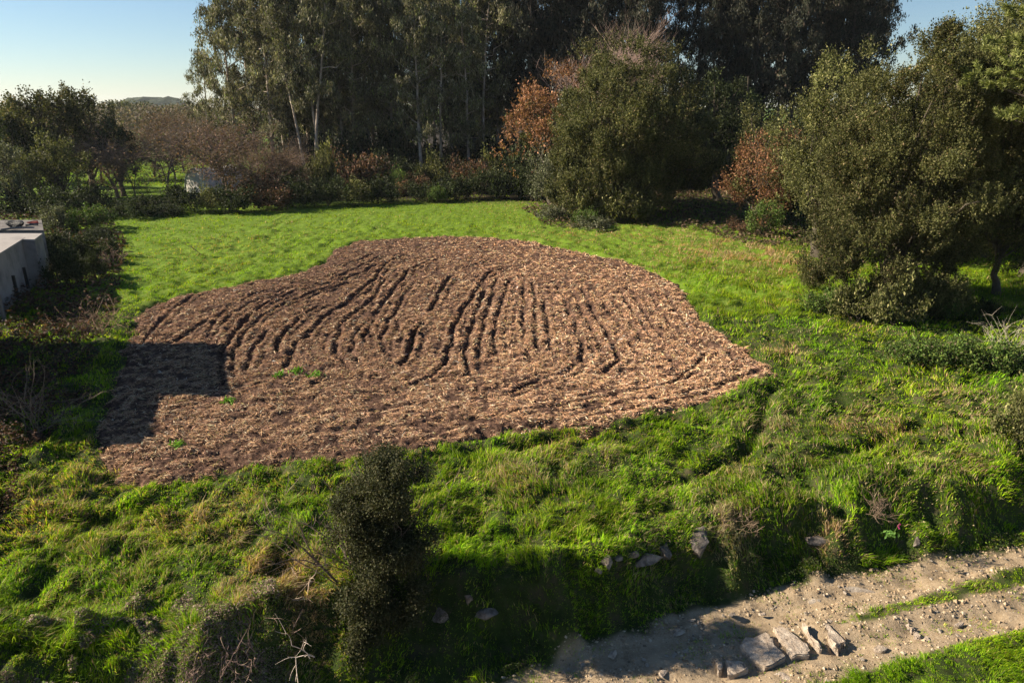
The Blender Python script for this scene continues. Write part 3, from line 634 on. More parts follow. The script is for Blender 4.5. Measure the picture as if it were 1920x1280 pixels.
def euc(px, py, vari, label, s=1., rz=None, group=None, lean=(0, 0)):
    tm_, cm_ = vari; e = plant('eucalyptus_tree', label, 'tree', px, py, [('trunk', tm_), ('crown', cm_)], group, s, r.random() * 6.3 if rz is None else rz)
    e.rotation_euler = (lean[1], lean[0], e.rotation_euler[2]); return e
G1 = 'eucalyptus trees along the edge of the wood'
euc(452, 338, EV[0], 'leftmost tall eucalyptus of the wood, its grey-green crown against the open sky', .98, group=G1, lean=(-.05, 0))
euc(398, 327, EV[3], 'lower eucalyptus whose crown pokes out furthest left over the brown hedge trees', .66, group=G1)
euc(515, 340, EV[1], 'second tall eucalyptus from the open sky at the left end of the wood', 1.0, group=G1)
euc(578, 346, EVH[0], 'eucalyptus with thin pale leaning stem, left of the pale trio', .9, group=G1, lean=(-.09, 0))
euc(590, 345, EVH[1], 'eucalyptus with thin pale leaning stem in the middle of the trio', 1.0, group=G1, lean=(-.13, 0))
euc(602, 343, EVH[2], 'eucalyptus with the straightest pale stem of the leaning trio', .95, group=G1, lean=(-.05, 0))
euc(665, 338, EV[2], 'bushy eucalyptus behind the russet rounded shrub', .92, group=G1)
euc(735, 334, EV[4], 'full-crowned eucalyptus between the russet shrub and the stout pale trunk', .95, group=G1)
euc(791, 346, EV[0], 'eucalyptus with a stout pale trunk lit at its foot beside the green shrub', .9, group=G1, rz=2)
euc(828, 344, EVH[1], 'eucalyptus with a reddish peeling trunk just right of the stout pale one', .92, group=G1)
euc(880, 342, EV[1], 'eucalyptus with drooping crown over the russet bush at the middle of the edge', .82, group=G1, rz=4)
euc(905, 338, EVH[0], 'slim eucalyptus with pink-brown stem left of the dark wood', .98, group=G1)
euc(965, 334, EVD[0], 'dark slim eucalyptus where the wood turns black, left of the orange oak', 1.0, group=G1)
G2 = 'eucalyptus trees packed inside the wood'
for k, px in enumerate(np.arange(480, 960, 42)):
    euc(px + r.normal(0, 8), 329 + r.normal(0, 2), (EV + EVH)[k % 8], ORD[k] + ' eucalyptus from the open sky in the second row of the wood, sunlit', r.uniform(.92, 1.1), group=G2)
for k, px in enumerate(np.arange(520, 980, 46)):
    euc(px + r.normal(0, 10), 319 + r.normal(0, 2), EV[(k * 2) % 5], ORD[k] + ' eucalyptus from the left deep inside the left half of the wood', r.uniform(1.0, 1.2), group=G2)
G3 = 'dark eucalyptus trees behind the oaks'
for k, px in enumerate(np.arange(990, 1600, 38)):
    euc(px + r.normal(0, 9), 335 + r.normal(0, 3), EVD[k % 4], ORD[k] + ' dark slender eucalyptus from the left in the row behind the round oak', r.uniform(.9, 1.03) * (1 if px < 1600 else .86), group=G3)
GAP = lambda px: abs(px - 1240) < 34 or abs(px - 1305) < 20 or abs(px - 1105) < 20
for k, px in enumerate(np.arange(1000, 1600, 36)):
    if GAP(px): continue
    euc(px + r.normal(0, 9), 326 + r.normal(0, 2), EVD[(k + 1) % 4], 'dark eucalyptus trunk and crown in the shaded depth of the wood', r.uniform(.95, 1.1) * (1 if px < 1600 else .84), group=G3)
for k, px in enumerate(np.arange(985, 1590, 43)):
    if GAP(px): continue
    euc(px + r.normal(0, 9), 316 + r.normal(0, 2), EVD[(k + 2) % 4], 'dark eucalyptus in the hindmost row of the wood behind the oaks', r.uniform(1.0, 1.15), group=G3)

# ---- bare and russet trees at the left
def bare_tree(r, h, w, *a, **k): return _bare(r, h, w, *a, **k)
def _bare(r, h, w, leafn=0, colour=(.2, .15, .12), upb=.25, levels=6, leafcol=BROWN, leaf=.12, kids=(7, 5, 4, 4, 3), stems=1, leaf_h=1.0, trunkfrac=.34, u0=.45):
    L = h * trunkfrac; base = [[0, 0, -.1]] if stems == 1 else [[r.normal(0, .25), r.normal(0, .25), -.1] for _ in range(stems)]
    dr = [[0.03, 0, 1]] if stems == 1 else [[r.normal(0, .3), r.normal(0, .3), 1] for _ in range(stems)]
    spread = .62 * w / (h * .5)
    b, tips, pts = twigs(r, base, dr, L, h * .013 / stems ** .4, levels, kids, min(.8, max(.35, spread)), upb, .66, .6, .16, colour, u0=u0)
    for q_ in b.V: q_[:, 2] = np.maximum(q_[:, 2], -.1)
    V = np.concatenate(b.V); sx = w / (np.percentile(np.abs(V[:, 0]), 98) + 1e-6); sy = w / (np.percentile(np.abs(V[:, 1]), 98) + 1e-6); sz = h / V[:, 2].max()
    S = np.array([sx, sy, sz]); b.V = [v * S for v in b.V]
    parts = [('trunk', b.mesh('branches', M_TWIG, smooth=False))]
    if leafn:
        P = pts.reshape(-1, 3) * S; P = P[P[:, 2] < h * leaf_h]; P = P[r.integers(0, len(P), leafn)] + rnd3(r, leafn) * .14
        V, F, C = leafquads(P, leaf * r.uniform(.6, 1.4, leafn), leaf * .6, rnd3(r, leafn), rnd3(r, leafn), pal(r, leafn, leafcol[0], leafcol[1], .25))
        parts.append(('crown', mesh('leaves', V, F, M_LEAF, C)))
    return parts
r = np.random.default_rng(41)
TAN = (.21, .155, .125); GREYTW = (.17, .14, .12)
BARKL = ([(.17, .11, .075), (.12, .085, .06), (.24, .13, .075), (.09, .07, .05), (.12, .12, .05)], [.3, .3, .15, .15, .1])
BR = [bare_tree(r, 10, 4.6, lf, cl, kids=(9, 6, 5, 4, 3), leafcol=BARKL, leaf=.19, upb=.2, trunkfrac=.36, u0=.22) for lf, cl in ((4200, (.17, .12, .095)), (2600, (.15, .12, .10)), (5000, (.16, .11, .085)))]
def scaled(pr, px, py, top, w, name, label, group=None, rz=0, base=(10, 4.6), cat='tree'):
    x, y, h, hw = dimf(px, py, top, w); return plant(name, label, cat, px, py, pr, group, (hw / base[1], hw / base[1], h / base[0]), rz)
GB = 'bare russet trees of the left hedge'
scaled(BR[0], 222, 372, 212, 190, 'bare_tree', 'russet twiggy tree left of the sunlit gap in the hedge', GB, .4)
scaled(BR[1], 315, 366, 205, 150, 'bare_tree', 'grey-brown bare tree between the sunlit gap and the polytunnel', GB, 1.9)
scaled(BR[2], 432, 384, 205, 230, 'bare_tree', 'widest bare brown tree, leaning right of the polytunnel', GB, 3.0)
scaled(BR[1], 255, 372, 250, 90, 'bare_tree', 'small bare tree with forked dark stem in front of the sunlit meadow', GB, 5.2)
scaled(BR[0], 520, 366, 240, 150, 'bare_tree', 'brown twiggy tree between the polytunnel and the pale trio of trunks', GB, 2.2)
scaled(BR[2], 290, 332, 188, 130, 'bare_tree', 'bare tree further off, its top on the skyline right of the dark evergreens', GB, .9)
scaled(BR[0], 380, 334, 192, 130, 'bare_tree', 'bare reddish tree further off, behind the polytunnel', GB, 4.1)
scaled(BR[1], 345, 322, 196, 130, 'bare_tree', 'greyest bare tree on the skyline just left of the tall wood', GB, 2.7)
scaled(BR[2], 150, 360, 215, 110, 'bare_tree', 'brown bare tree in front of the dark evergreen tree', GB, 2.7)
for k, (px, py, tp, w) in enumerate([(20, 345, 215, 110), (110, 342, 210, 110), (190, 340, 212, 110), (232, 338, 205, 100), (330, 340, 215, 110), (410, 344, 225, 110), (470, 344, 222, 110), (550, 348, 240, 100)]):
    scaled(BR[k % 3], px, py, tp, w, 'bare_tree', ['leftmost', 'second', 'third', 'fourth', 'fifth', 'sixth', 'seventh', 'rightmost'][k] + ' bare tree counted from the left in the back row of the hedge', 'bare trees in the back row of the hedge', px * .37)

# ---- broadleaf trees and shrubs
def oaktree(name, label, px, py, top, w, pal_, seed, nb=45, nt_=28, nl=18, leaf=.2, low=-.45, czf=.52, h0f=.3, br=None, tr=.3, group=None, stems=1, depth=1.0, cat='tree', fill=.07, up=.9, lobes=None, p2=None, pp=0, yb=None, z=None, aspect=.55, rad=None, skirt=.35):
    r = np.random.default_rng(seed); x, y, h, hw = dimf(px, py, top, w)
    rz_ = h * (1 - czf) * .95; cz = h * czf; b_ = br or hw * .26
    cm, B = broad_crown('crown', r, (hw * .88, hw * .88 * depth, rz_), cz, nb, b_, nt_, tr, nl, leaf, pal_, low, up, fill, lobes=lobes, palette2=p2, p2=pp, yb=yb, aspect=aspect, skirt=skirt)
    tmh = trunk_mesh('trunk', r, h * h0f, B, rad or max(.04, h * .028), stems=stems, spread=.1 * hw)
    return plant(name, label, cat, px, py, [('trunk', tmh), ('crown', cm)], group, z=z)
# left dark evergreens
oaktree('evergreen_oak', 'tallest dark evergreen tree against the sky at the left', 112, 372, 157, 130, OAK, 51, 34, 22, 14, .26, czf=.6)
oaktree('evergreen_oak', 'dark evergreen right of the tallest one on the left skyline', 178, 366, 168, 120, OAK, 52, 32, 20, 14, .26, czf=.6)
oaktree('evergreen_oak', 'dark evergreen behind, low on the skyline right of the far house', 42, 352, 205, 80, OAKDARK, 53, 22, 18, 12, .3)
oaktree('evergreen_oak', 'small pointed evergreen between the far house and the tallest evergreen', 72, 352, 200, 46, OAKDARK, 54, 18, 16, 10, .3)
oaktree('evergreen_oak', 'grey-green rounded evergreen at the left edge above the sheds', 28, 398, 268, 130, GREY, 55, 34, 24, 14, .2, czf=.48)
oaktree('evergreen_oak', 'olive evergreen in front of the tallest one, beside the grey-green one', 112, 394, 262, 110, OLIVE, 56, 30, 22, 14, .2, czf=.58)
oaktree('evergreen_oak', 'dark shaded evergreen half out of the picture at the left edge', -30, 372, 222, 150, OAKDARK, 57, 30, 22, 14, .24)
oaktree('evergreen_oak', 'near-black evergreen standing between the olive and the grey-green trees', 70, 376, 232, 120, OAKDARK, 60, 30, 22, 14, .24)
oaktree('evergreen_oak', 'dark evergreen just left of the russet twiggy tree', 232, 368, 220, 70, OAKDARK, 61, 20, 18, 12, .24)
# the round oak and its companions
oaktree('oak_tree', 'large round evergreen oak at the far edge of the field', 1178, 400, 108, 360, OAK, 71, 210, 42, 28, .17, low=-.97, czf=.50, br=1.35, tr=.27, depth=.9, skirt=.85, p2=OLIVE, pp=.45,
        lobes=[((-6, -2.5, 3.5), (2.4, 2.4, 3), 12)])
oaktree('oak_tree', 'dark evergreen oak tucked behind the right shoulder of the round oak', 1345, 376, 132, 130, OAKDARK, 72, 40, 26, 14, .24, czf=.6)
oaktree('autumn_oak', 'orange-brown autumn oak peeping out left of the round oak', 1034, 384, 140, 195, BROWN, 73, 44, 26, 14, .24, czf=.58, p2=OLIVE, pp=.12)
rr_ = np.random.default_rng(74)
bt = bare_tree(rr_, 17, 6, 900, (.25, .175, .14), .5, 6, kids=(11, 7, 6, 5, 3), trunkfrac=.42)
x, y, h, hw = dimf(1165, 376, 30, 230); plant('bare_tree', 'bare pinkish-grey tree whose fan of twigs stands above the round oak', 'tree', 1132, 376, bt, None, (hw / 6.8, hw / 6.8, h / 15.6), 1.57)
oaktree('shrub', 'grey-green willowy shrub at the lower left foot of the round oak', 1062, 398, 275, 130, GREY, 75, 38, 26, 15, .17, czf=.45, cat='shrub', stems=3)
oaktree('autumn_oak', 'autumn oak with orange lower leaves between the two big evergreen oaks', 1418, 432, 205, 150, OLIVE, 76, 46, 26, 16, .15, czf=.5, p2=BROWN, pp=.6, yb=lambda x, y, z: (1 - sstep(4, 8.5, z)) * .95, low=-.8)
oaktree('shrub', 'glossy dark green shrub under the orange leaves of the autumn oak', 1432, 446, 372, 66, GORSE, 77, 16, 20, 14, .13, czf=.45, cat='shrub', stems=3)
# great oak on the right
oaktree('oak_tree', 'largest evergreen oak, nearest tree on the right of the field', 1662, 572, 85, 410, OAK, 81, 185, 50, 34, .095, low=-.95, czf=.51, br=.80, tr=.15, depth=.85, stems=3, rad=.3, skirt=.7, p2=OLIVE, pp=.4,
        lobes=[((1.0, -2.6, 1.6), (1.6, 1.2, 1.2), 14), ((-3.6, -1.5, 3), (1.2, 1.2, 1.6), 9), ((3.2, 0, 10.6), (1.6, 1.5, 2.0), 9)])
oaktree('oak_tree', 'evergreen oak behind, filling the gap left of the largest oak', 1535, 478, 112, 190, OLIVE, 82, 80, 34, 20, .14, low=-.7, czf=.52, br=1.15, tr=.24)
oaktree('oak_tree', 'tall evergreen oak rising behind the top of the largest oak', 1835, 480, 12, 290, OLIVE, 83, 170, 34, 20, .14, low=-.4, czf=.62, br=1.5, tr=.26)
oaktree('oak_tree', 'shaded evergreen oak at the right edge beyond the largest oak', 1925, 520, 120, 280, OAK, 84, 130, 34, 20, .14, low=-.55, skirt=.5, czf=.56, br=1.3, tr=.24)
oaktree('oak_tree', 'dark evergreen oak outside the right edge behind the pine', 2040, 480, 60, 240, OAKDARK, 85, 60, 26, 16, .2, czf=.55)
oaktree('oak_tree', 'dense evergreen oak against the right edge, shoulder to shoulder with the largest oak', 1868, 552, 96, 230, OAK, 86, 150, 40, 26, .11, low=-.97, skirt=.8, rad=.16, p2=OLIVE, pp=.5, czf=.55, br=.95, tr=.18)
oaktree('oak_tree', 'evergreen oak between the tops of the largest oak and the tall one behind it', 1742, 486, 62, 210, OLIVE, 87, 90, 34, 20, .14, low=-.6, czf=.6, br=1.2, tr=.24)
# pine with long lime needles reaching in from the right
def pine(r, h, w, n_limb):
    b = Bag(); P = interp_curve((0, 0, -.2), (.4, 0, h), 0, 8, r, .03); b.add(tube(P, np.linspace(.34, .06, 8), 9)); Q = []; D_ = []
    for k in range(n_limb):
        u = .54 + .44 * (k + r.random()) / n_limb; s0 = np.array([np.interp(u, np.linspace(0, 1, 8), P[:, j]) for j in range(3)]); a = k * 2.4
        L = w * (1.15 - .55 * u) * r.uniform(.75, 1.1); e = s0 + np.array([math.cos(a) * L, math.sin(a) * L, L * r.uniform(-.05, .35)])
        cv = interp_curve(s0, e, -.06, 7, r, .06); b.add(tube(cv, np.linspace(.11, .02, 7), 5))
        for q in range(20):
            v = r.uniform(.3, 1.05); c = s0 + (e - s0) * v + r.normal(0, .35, 3) * np.array([1, 1, .45]); Q.append(c); D_.append(unit((e - s0) + r.normal(0, .5, 3) * L + np.array([0, 0, .3 * L])))
    Q = np.array(Q); D_ = np.array(D_); idx = np.repeat(np.arange(len(Q)), 120); n = len(idx)
    along = r.random((n, 1)) * .5; Pn = Q[idx] + D_[idx] * along; ax = unit(D_[idx] * .8 + rnd3(r, n) * .55 + np.array([0, 0, .15])); Ln = r.uniform(.16, .3, n)
    V, F, C = leafquads(Pn + ax * Ln[:, None] * .5, Ln, Ln * .14, ax, rnd3(r, n), pal(r, n, [(.24, .27, .075), (.17, .20, .05), (.32, .33, .12), (.09, .11, .035)], None, .2))
    return [('trunk', b.mesh('trunk', M_BARK)), ('crown', mesh('needles', V, F, M_LEAF, C))]
plant('pine_tree', 'long-needled lime green pine reaching in from the right edge', 'tree', 0, 0, pine(np.random.default_rng(91), 16.5, 6.8, 56), xy=(25.2, 30.8))

# ---- shrubs: along the wood, the hedge and the right side
SH = {}
def shrubmesh(key, palette, seed, leaf=.1, nb=18, nt_=18, nl=12, low=-.2, tr=.16):
    r = np.random.default_rng(seed); cm, B = broad_crown('foliage', r, (.9, .9, .62), .42, nb, .30, nt_, tr, nl, leaf, palette, low, .9, .1)
    SH[key] = [('branch', trunk_mesh('branch', r, .2, B, .03, stems=4, spread=.2, nmax=14)), ('foliage', cm)]
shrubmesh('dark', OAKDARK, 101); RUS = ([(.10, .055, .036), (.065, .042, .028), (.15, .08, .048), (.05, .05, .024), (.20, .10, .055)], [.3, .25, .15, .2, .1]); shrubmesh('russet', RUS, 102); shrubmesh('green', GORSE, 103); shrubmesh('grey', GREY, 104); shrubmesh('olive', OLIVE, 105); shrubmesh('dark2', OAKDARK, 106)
def shrub(key, px, py, top, w, label, group=None, rz=None, name='shrub'):
    x, y, h, hw = dimf(px, py, top, w)
    return plant(name, label, 'shrub', px, py, SH[key], group, (hw / 1.1, hw / 1.1, max(.3, h) / 1.15), (px * 7.7) % 6.28 if rz is None else rz)
shrub('russet', 665, 362, 290, 120, 'rounded russet shrub between the pale trio of trunks and the wood')
shrub('russet', 775, 368, 330, 60, 'small russet bush at the foot of the stout pale trunk')
shrub('green', 752, 366, 322, 40, 'fresh green shrub beside the small russet bush')
shrub('green', 822, 380, 352, 36, 'small bright green shrub standing on the edge of the grass')
shrub('russet', 882, 362, 300, 76, 'russet bush below the drooping eucalyptus crown')
shrub('russet', 480, 378, 320, 90, 'brown bush right of the polytunnel')
shrub('olive', 620, 366, 285, 60, 'olive shrub right behind the leaning trio')
shrub('green', 170, 432, 392, 80, 'light green spiky bush behind the end of the shed wall')
shrub('grey', 112, 436, 392, 70, 'silvery leafy bush against the corner of the shed roof')
shrub('olive', 1104, 412, 335, 110, 'leafy olive shrub filling the left skirt of the round oak')
shrub('olive', 1178, 416, 352, 110, 'leafy olive shrub under the front of the round oak')
shrub('green', 1100, 424, 396, 50, 'green clump on the bank in front of the grey-green shrub')
GS = 'dark hedge shrubs along the far edge of the meadow'
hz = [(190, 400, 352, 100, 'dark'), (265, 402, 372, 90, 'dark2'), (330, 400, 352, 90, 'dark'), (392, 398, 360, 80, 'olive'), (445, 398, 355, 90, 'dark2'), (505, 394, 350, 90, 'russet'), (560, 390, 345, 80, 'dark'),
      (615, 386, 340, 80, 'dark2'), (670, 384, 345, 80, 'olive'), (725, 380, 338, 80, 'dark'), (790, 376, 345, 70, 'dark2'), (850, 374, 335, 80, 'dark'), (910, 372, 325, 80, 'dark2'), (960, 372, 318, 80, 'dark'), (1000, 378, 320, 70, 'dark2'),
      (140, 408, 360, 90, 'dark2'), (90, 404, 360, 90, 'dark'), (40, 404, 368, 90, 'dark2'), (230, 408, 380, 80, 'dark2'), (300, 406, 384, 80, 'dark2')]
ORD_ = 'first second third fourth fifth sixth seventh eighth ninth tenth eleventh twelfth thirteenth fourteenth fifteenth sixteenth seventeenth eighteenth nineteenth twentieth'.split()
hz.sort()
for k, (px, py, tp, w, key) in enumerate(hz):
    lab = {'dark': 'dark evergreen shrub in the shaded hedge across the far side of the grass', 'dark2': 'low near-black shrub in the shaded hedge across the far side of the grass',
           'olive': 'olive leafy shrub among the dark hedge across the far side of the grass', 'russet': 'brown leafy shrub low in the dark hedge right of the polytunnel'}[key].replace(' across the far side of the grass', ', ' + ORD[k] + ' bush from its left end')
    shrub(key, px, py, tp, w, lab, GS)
for k, (px, py, tp, w) in enumerate([(128, 474, 440, 80), (170, 458, 436, 70), (110, 500, 450, 60), (160, 492, 448, 70), (195, 446, 424, 50), (118, 540, 478, 60), (150, 530, 474, 60), (182, 520, 474, 44), (205, 482, 452, 40)]):
    shrub('dark', px, py, tp, w, ['dark', 'tall dark', 'low dark', 'broad dark', 'farthest right dark', 'nearest, leftmost dark', 'near middle dark', 'near right dark', 'small outer dark'][k] + ' bush of the thicket filling the corner behind the shed end', 'thicket behind the shed end')
GU = 'shaded shrubs under the wood'
for k, px in enumerate(np.arange(540, 1010, 34)):
    shrub(['dark', 'dark2', 'olive'][k % 3 if k % 5 else 0], px, 352, 306 + 12 * math.sin(k * 2.1), 80, ORD[k] + ' shaded shrub from the polytunnel along the foot of the eucalyptus trunks', GU)
for k, px in enumerate(np.arange(560, 1010, 50)):
    shrub('dark', px, 338, 262 + 14 * math.sin(k * 2.7), 100, ORD[k] + ' tall dark shrub from the left, further back between the eucalyptus trunks', 'tall shrubs among the trunks')
for k, px in enumerate(np.arange(1000, 1720, 48)):
    shrub(['dark', 'dark2'][k % 2], px, 352, 262 + 16 * math.sin(k * 1.7), 120, ORD[k] + ' dark shrub from the left in the deep shade behind the oaks', 'shaded shrubs behind the oaks')
for k, (px, py, tp, w) in enumerate([(1480, 412, 330, 90), (1560, 430, 300, 110), (1860, 470, 360, 130), (1960, 480, 330, 140), (1800, 440, 300, 130), (1650, 440, 300, 120)]):
    shrub('dark', px, py, tp, w, ORD[k] + ' dark shrub standing in the shade behind the largest oak', 'shaded shrubs behind the largest oak')
# right-hand low shrubs
GR = 'low gorse bushes in the grass below the largest oak'
for k, (px, py, tp, w, key, lab) in enumerate([
    (1700, 680, 634, 110, 'green', 'gorse bush leftmost of the row below the largest oak'), (1775, 690, 640, 110, 'green', 'gorse bush in the middle of the row below the largest oak'),
    (1850, 700, 642, 110, 'green', 'dark gorse bush right of the middle of its row'), (1920, 700, 650, 100, 'green', 'gorse bush cut by the right edge of the picture'),
    (1545, 585, 548, 90, 'green', 'small grey-brown bush at the left foot of the largest oak'), (1600, 600, 535, 90, 'olive', 'leafy skirt bush below the left side of the largest oak'),
    (1680, 612, 530, 110, 'olive', 'rounded leafy bush at the front foot of the largest oak'), (1770, 600, 560, 80, 'green', 'low bush right of the front foot of the largest oak'),
    (1895, 838, 750, 130, 'olive', 'dark olive bush at the right edge above the bank'), (1840, 600, 572, 70, 'dark', 'low shaded bush beyond the gorse at the right'),
    (1120, 428, 408, 90, 'grey', 'low brownish bramble bush on the field margin left of the round oak shadow'), (1040, 412, 390, 70, 'grey', 'low grey bramble bush between grass and round oak'),
    (1390, 436, 412, 60, 'russet', 'low brown bracken clump left of the autumn oak foot')]):
    shrub(key, px, py, tp, w, lab, GR)

# ---- foreground bush on the bank
def fgbush():
    r = np.random.default_rng(111); b0, tips, pts = twigs(r, [[r.normal(0, .18), r.normal(0, .18), -.2] for _ in range(6)], [[r.normal(-.05, .32), r.normal(0, .3), 1] for _ in range(6)], 1.7, .03, 4, (4, 4, 3), .5, .3, .62, .6, .2, (.16, .12, .095))
    lob = [((.35, .1, 3.55), (.62, .6, .62), 26), ((-.15, 0, 2.9), (.75, .7, .6), 26), ((.0, 0, 2.1), (.75, .7, .7), 30), ((.15, -.2, 1.3), (.9, .8, .6), 30), ((-.3, -.3, .7), (.5, .4, .55), 18), ((.3, -.3, .6), (.4, .4, .4), 10), ((-.35, -.7, .15), (.25, .2, .45), 8), ((-.6, 0, 2.6), (.55, .5, .6), 14), ((.55, 0, 2.3), (.5, .5, .6), 14)]
    B = np.concatenate([unit(r.normal(size=(n, 3))) * np.array(rr_) * (r.random((n, 1)) ** .4) + np.array(c_) for c_, rr_, n in lob])
    tb = np.repeat(np.arange(len(B)), 38); td = unit(rnd3(r, len(tb)) + np.array([0, 0, .2])); T = B[tb] + td * r.uniform(.05, .26, (len(tb), 1))
    lt = np.repeat(np.arange(len(T)), 16); n = len(lt); P = T[lt] + rnd3(r, n) * .055
    c = pal(r, n, [(.062, .066, .026), (.045, .05, .02), (.10, .09, .045), (.028, .032, .014)], [.35, .3, .2, .15], .2)
    V, F, C = leafquads(P, .045 * r.uniform(.6, 1.4, n), .028, rnd3(r, n), rnd3(r, n), c)
    return [('branch', b0.mesh('branches', M_TWIG, False)), ('foliage', mesh('foliage', V, F, M_LEAF, C))]
x, y = at(718, 1178, -1.0); plant('bush', 'tall dark scrubby bush standing alone on the bank in the foreground', 'shrub', 0, 0, fgbush(), xy=(x + .02, y + .3), z=-.9, sc=(1.1, 1.5, .97))

# ---- brambles, bracken and dead stalks (nobody could count them)
def litter(name, label, boxpx, n, region, leaf, palette, hmax, seed, z0=0, clump=1.6, mat=None):
    r = np.random.default_rng(seed); x, y = screen_samples(r, n, *boxpx, z=z0); k = region(x, y); x, y = x[k], y[k]; n = len(x)
    mound = sstep(.36, .72, fbm(x * clump, y * clump, seed, 3)); z = height(x, y) + mound * hmax * r.random(n) ** .6
    col = pal(r, n, palette[0], palette[1], .25); d = np.sqrt(x * x + y * y + 100)
    L = leaf * d / 16 * r.uniform(.6, 1.4, n); P = np.stack([x, y, z + .03], -1)
    V, F, C = leafquads(P, L, L * .62, rnd3(r, n) * np.array([1, 1, .45]), rnd3(r, n) + np.array([-.3, 0, 1.4]), col)
    return tag(ob(name, mesh(name, V, F, mat or M_LEAF, C)), label, 'undergrowth', kind='stuff')
BRAM = ([(.27, .19, .15), (.36, .27, .22), (.16, .21, .05), (.24, .32, .06), (.14, .10, .08)], [.28, .17, .25, .15, .15])
BRACK = ([(.10, .05, .032), (.06, .034, .022), (.14, .075, .045), (.035, .045, .018)], [.35, .3, .15, .2])
lx = np.array(wpoly([(200, 395), (235, 470), (215, 560), (185, 640), (150, 760), (60, 840), (0, 960), (-60, 1100)]))
leftedge = lambda y: np.interp(y, lx[::-1, 1], lx[::-1, 0])
litter('brambles', 'pinkish-grey bramble leaves over the near bank at the lower left', (-150, 640, 1080, 1330), 210000, lambda x, y: (y < ycf(x) + .1 + 1.7 * fbm(x * .6, y * .6, 7, 3)) & (x < -4.7 - .5 * (y - 12)) & (fbm(x * .9, y * .9, 17, 3) > .38), .042, BRAM, .3, 121)
litter('bracken', 'dead brown bracken in the shade beside the shed wall', (-250, 330, 395, 1120), 110000, lambda x, y: (x < leftedge(y) + 1.2 * (fbm(x, y, 8, 3) - .4)) & (fbm(x * .5, y * .5, 9, 2) > .3), .06, BRACK, .8, 122)
litter('bank_leaves', 'dark low leaves covering the shaded face of the bank', (500, 2100, 930, 1290), 230000, lambda x, y: (y < ycf(x) + .25) & (y > yff(x) + .02) & (fbm(x * 2, y * 2, 10, 3) > .42), .03, ([(.04, .065, .015), (.028, .045, .014), (.07, .09, .02), (.075, .055, .035)], [.35, .3, .2, .15]), .28, 123, -.7)
litter('forest_floor', 'brown leaf litter and scrub under the oaks', (900, 2100, 345, 470), 60000, lambda x, y: (y + 9 * (fbm(x * .25, y * .25, 12, 3) - .5) > 62 - np.clip(x - 12, 0, 12) * .9) & (y < 100) & (x > 3 + 8 * (fbm(y * .3, x * .1, 13, 2) - .5)), .06, ([(.14, .09, .055), (.09, .06, .04), (.06, .08, .025), (.2, .15, .09)], [.35, .3, .2, .15]), .5, 124)

WEED = ([(.12, .22, .02), (.20, .30, .03), (.08, .13, .02), (.30, .24, .13), (.16, .11, .07)], [.32, .2, .24, .14, .1])
litter('weeds', 'broad-leaved weeds and dead stems mixed in the rough grass', (-150, 2100, 600, 1250), 90000, lambda x, y: (y < 33) & (y > ycf(x)) & ~infld(x, y, 0) & (fbm(x * 1.1, y * 1.1, 14, 3) > .5), .035, WEED, .22, 125)
def stalks(name, label, px, py, n, h, spread, z0, seed, col=(.30, .22, .17), rad=.006, group=None, droop=.4):
    r = np.random.default_rng(seed); b, t, p_ = twigs(r, [[r.normal(0, spread), r.normal(0, spread), 0] for _ in range(n)], [[r.normal(0, .6), r.normal(0, .6), 1] for _ in range(n)], h, rad, 3, (3, 3), .55, -.05, .7, .7, droop, col)
    return tag(ob(name, b.mesh(name, M_TWIG, False), None, (float(at(px, py, z0)[0]), float(at(px, py, z0)[1]), z0 + 0.02)), label, 'dead stems', group)
stalks('dead_bramble', 'brown tangle of dead bramble stems at the lower left bank', 420, 1250, 40, .36, .4, -.7, 131, (.20, .14, .11))
stalks('dead_bramble', 'tangle of dead grass stems right of the upright boulder', 1385, 985, 18, .22, .25, -.2, 132, (.17, .12, .08))
stalks('dead_bramble', 'dry reddish stems above the foxglove on the bank', 1640, 965, 16, .26, .08, -.15, 133, (.14, .10, .07))
stalks('dead_branch', 'pale forked dead branch lying by the dark foot of the bank', 578, 1232, 2, .5, .12, -.6, 134, (.55, .45, .36), .012)
stalks('dead_branch', 'pale bent dead branch over the bank left of the tall bush', 540, 1130, 3, .38, .15, -.2, 135, (.5, .38, .28), .010)
stalks('dry_weed', 'dry brown weed clump in the shade left of the field corner', 185, 625, 24, .9, .25, 0, 136, (.30, .20, .13), .01)
stalks('dry_weed', 'upright dry weeds at the left end of the near grass', 75, 815, 16, .9, .2, 0, 137, (.22, .17, .12), .01)
stalks('dry_weed', 'grey leafless twiggy clump at the right edge beside the gorse', 1895, 680, 26, .9, .2, 0, 138, (.36, .31, .24), .01)
stalks('dry_weed', 'dark weed clump by the left end of the far meadow', 205, 500, 18, .6, .5, 0, 139, (.34, .22, .16), .012)
stalks('sapling', 'thin bare sapling alone in the meadow left of the field', 377, 478, 2, .8, .03, 0, 140, (.20, .15, .11), .02, droop=.1)
for k, (px, py) in enumerate([(430, 398), (372, 402), (300, 408), (475, 396), (250, 412), (560, 396)]):
    stalks('tall_weed', ['fourth', 'third', 'second', 'fifth', 'leftmost', 'rightmost'][k] + ' thin tall weed from the left along the far edge of the meadow', px, py, 3, .8, .15, 0, 141 + k, (.16, .19, .07), .02, 'tall weeds along the far edge of the meadow')
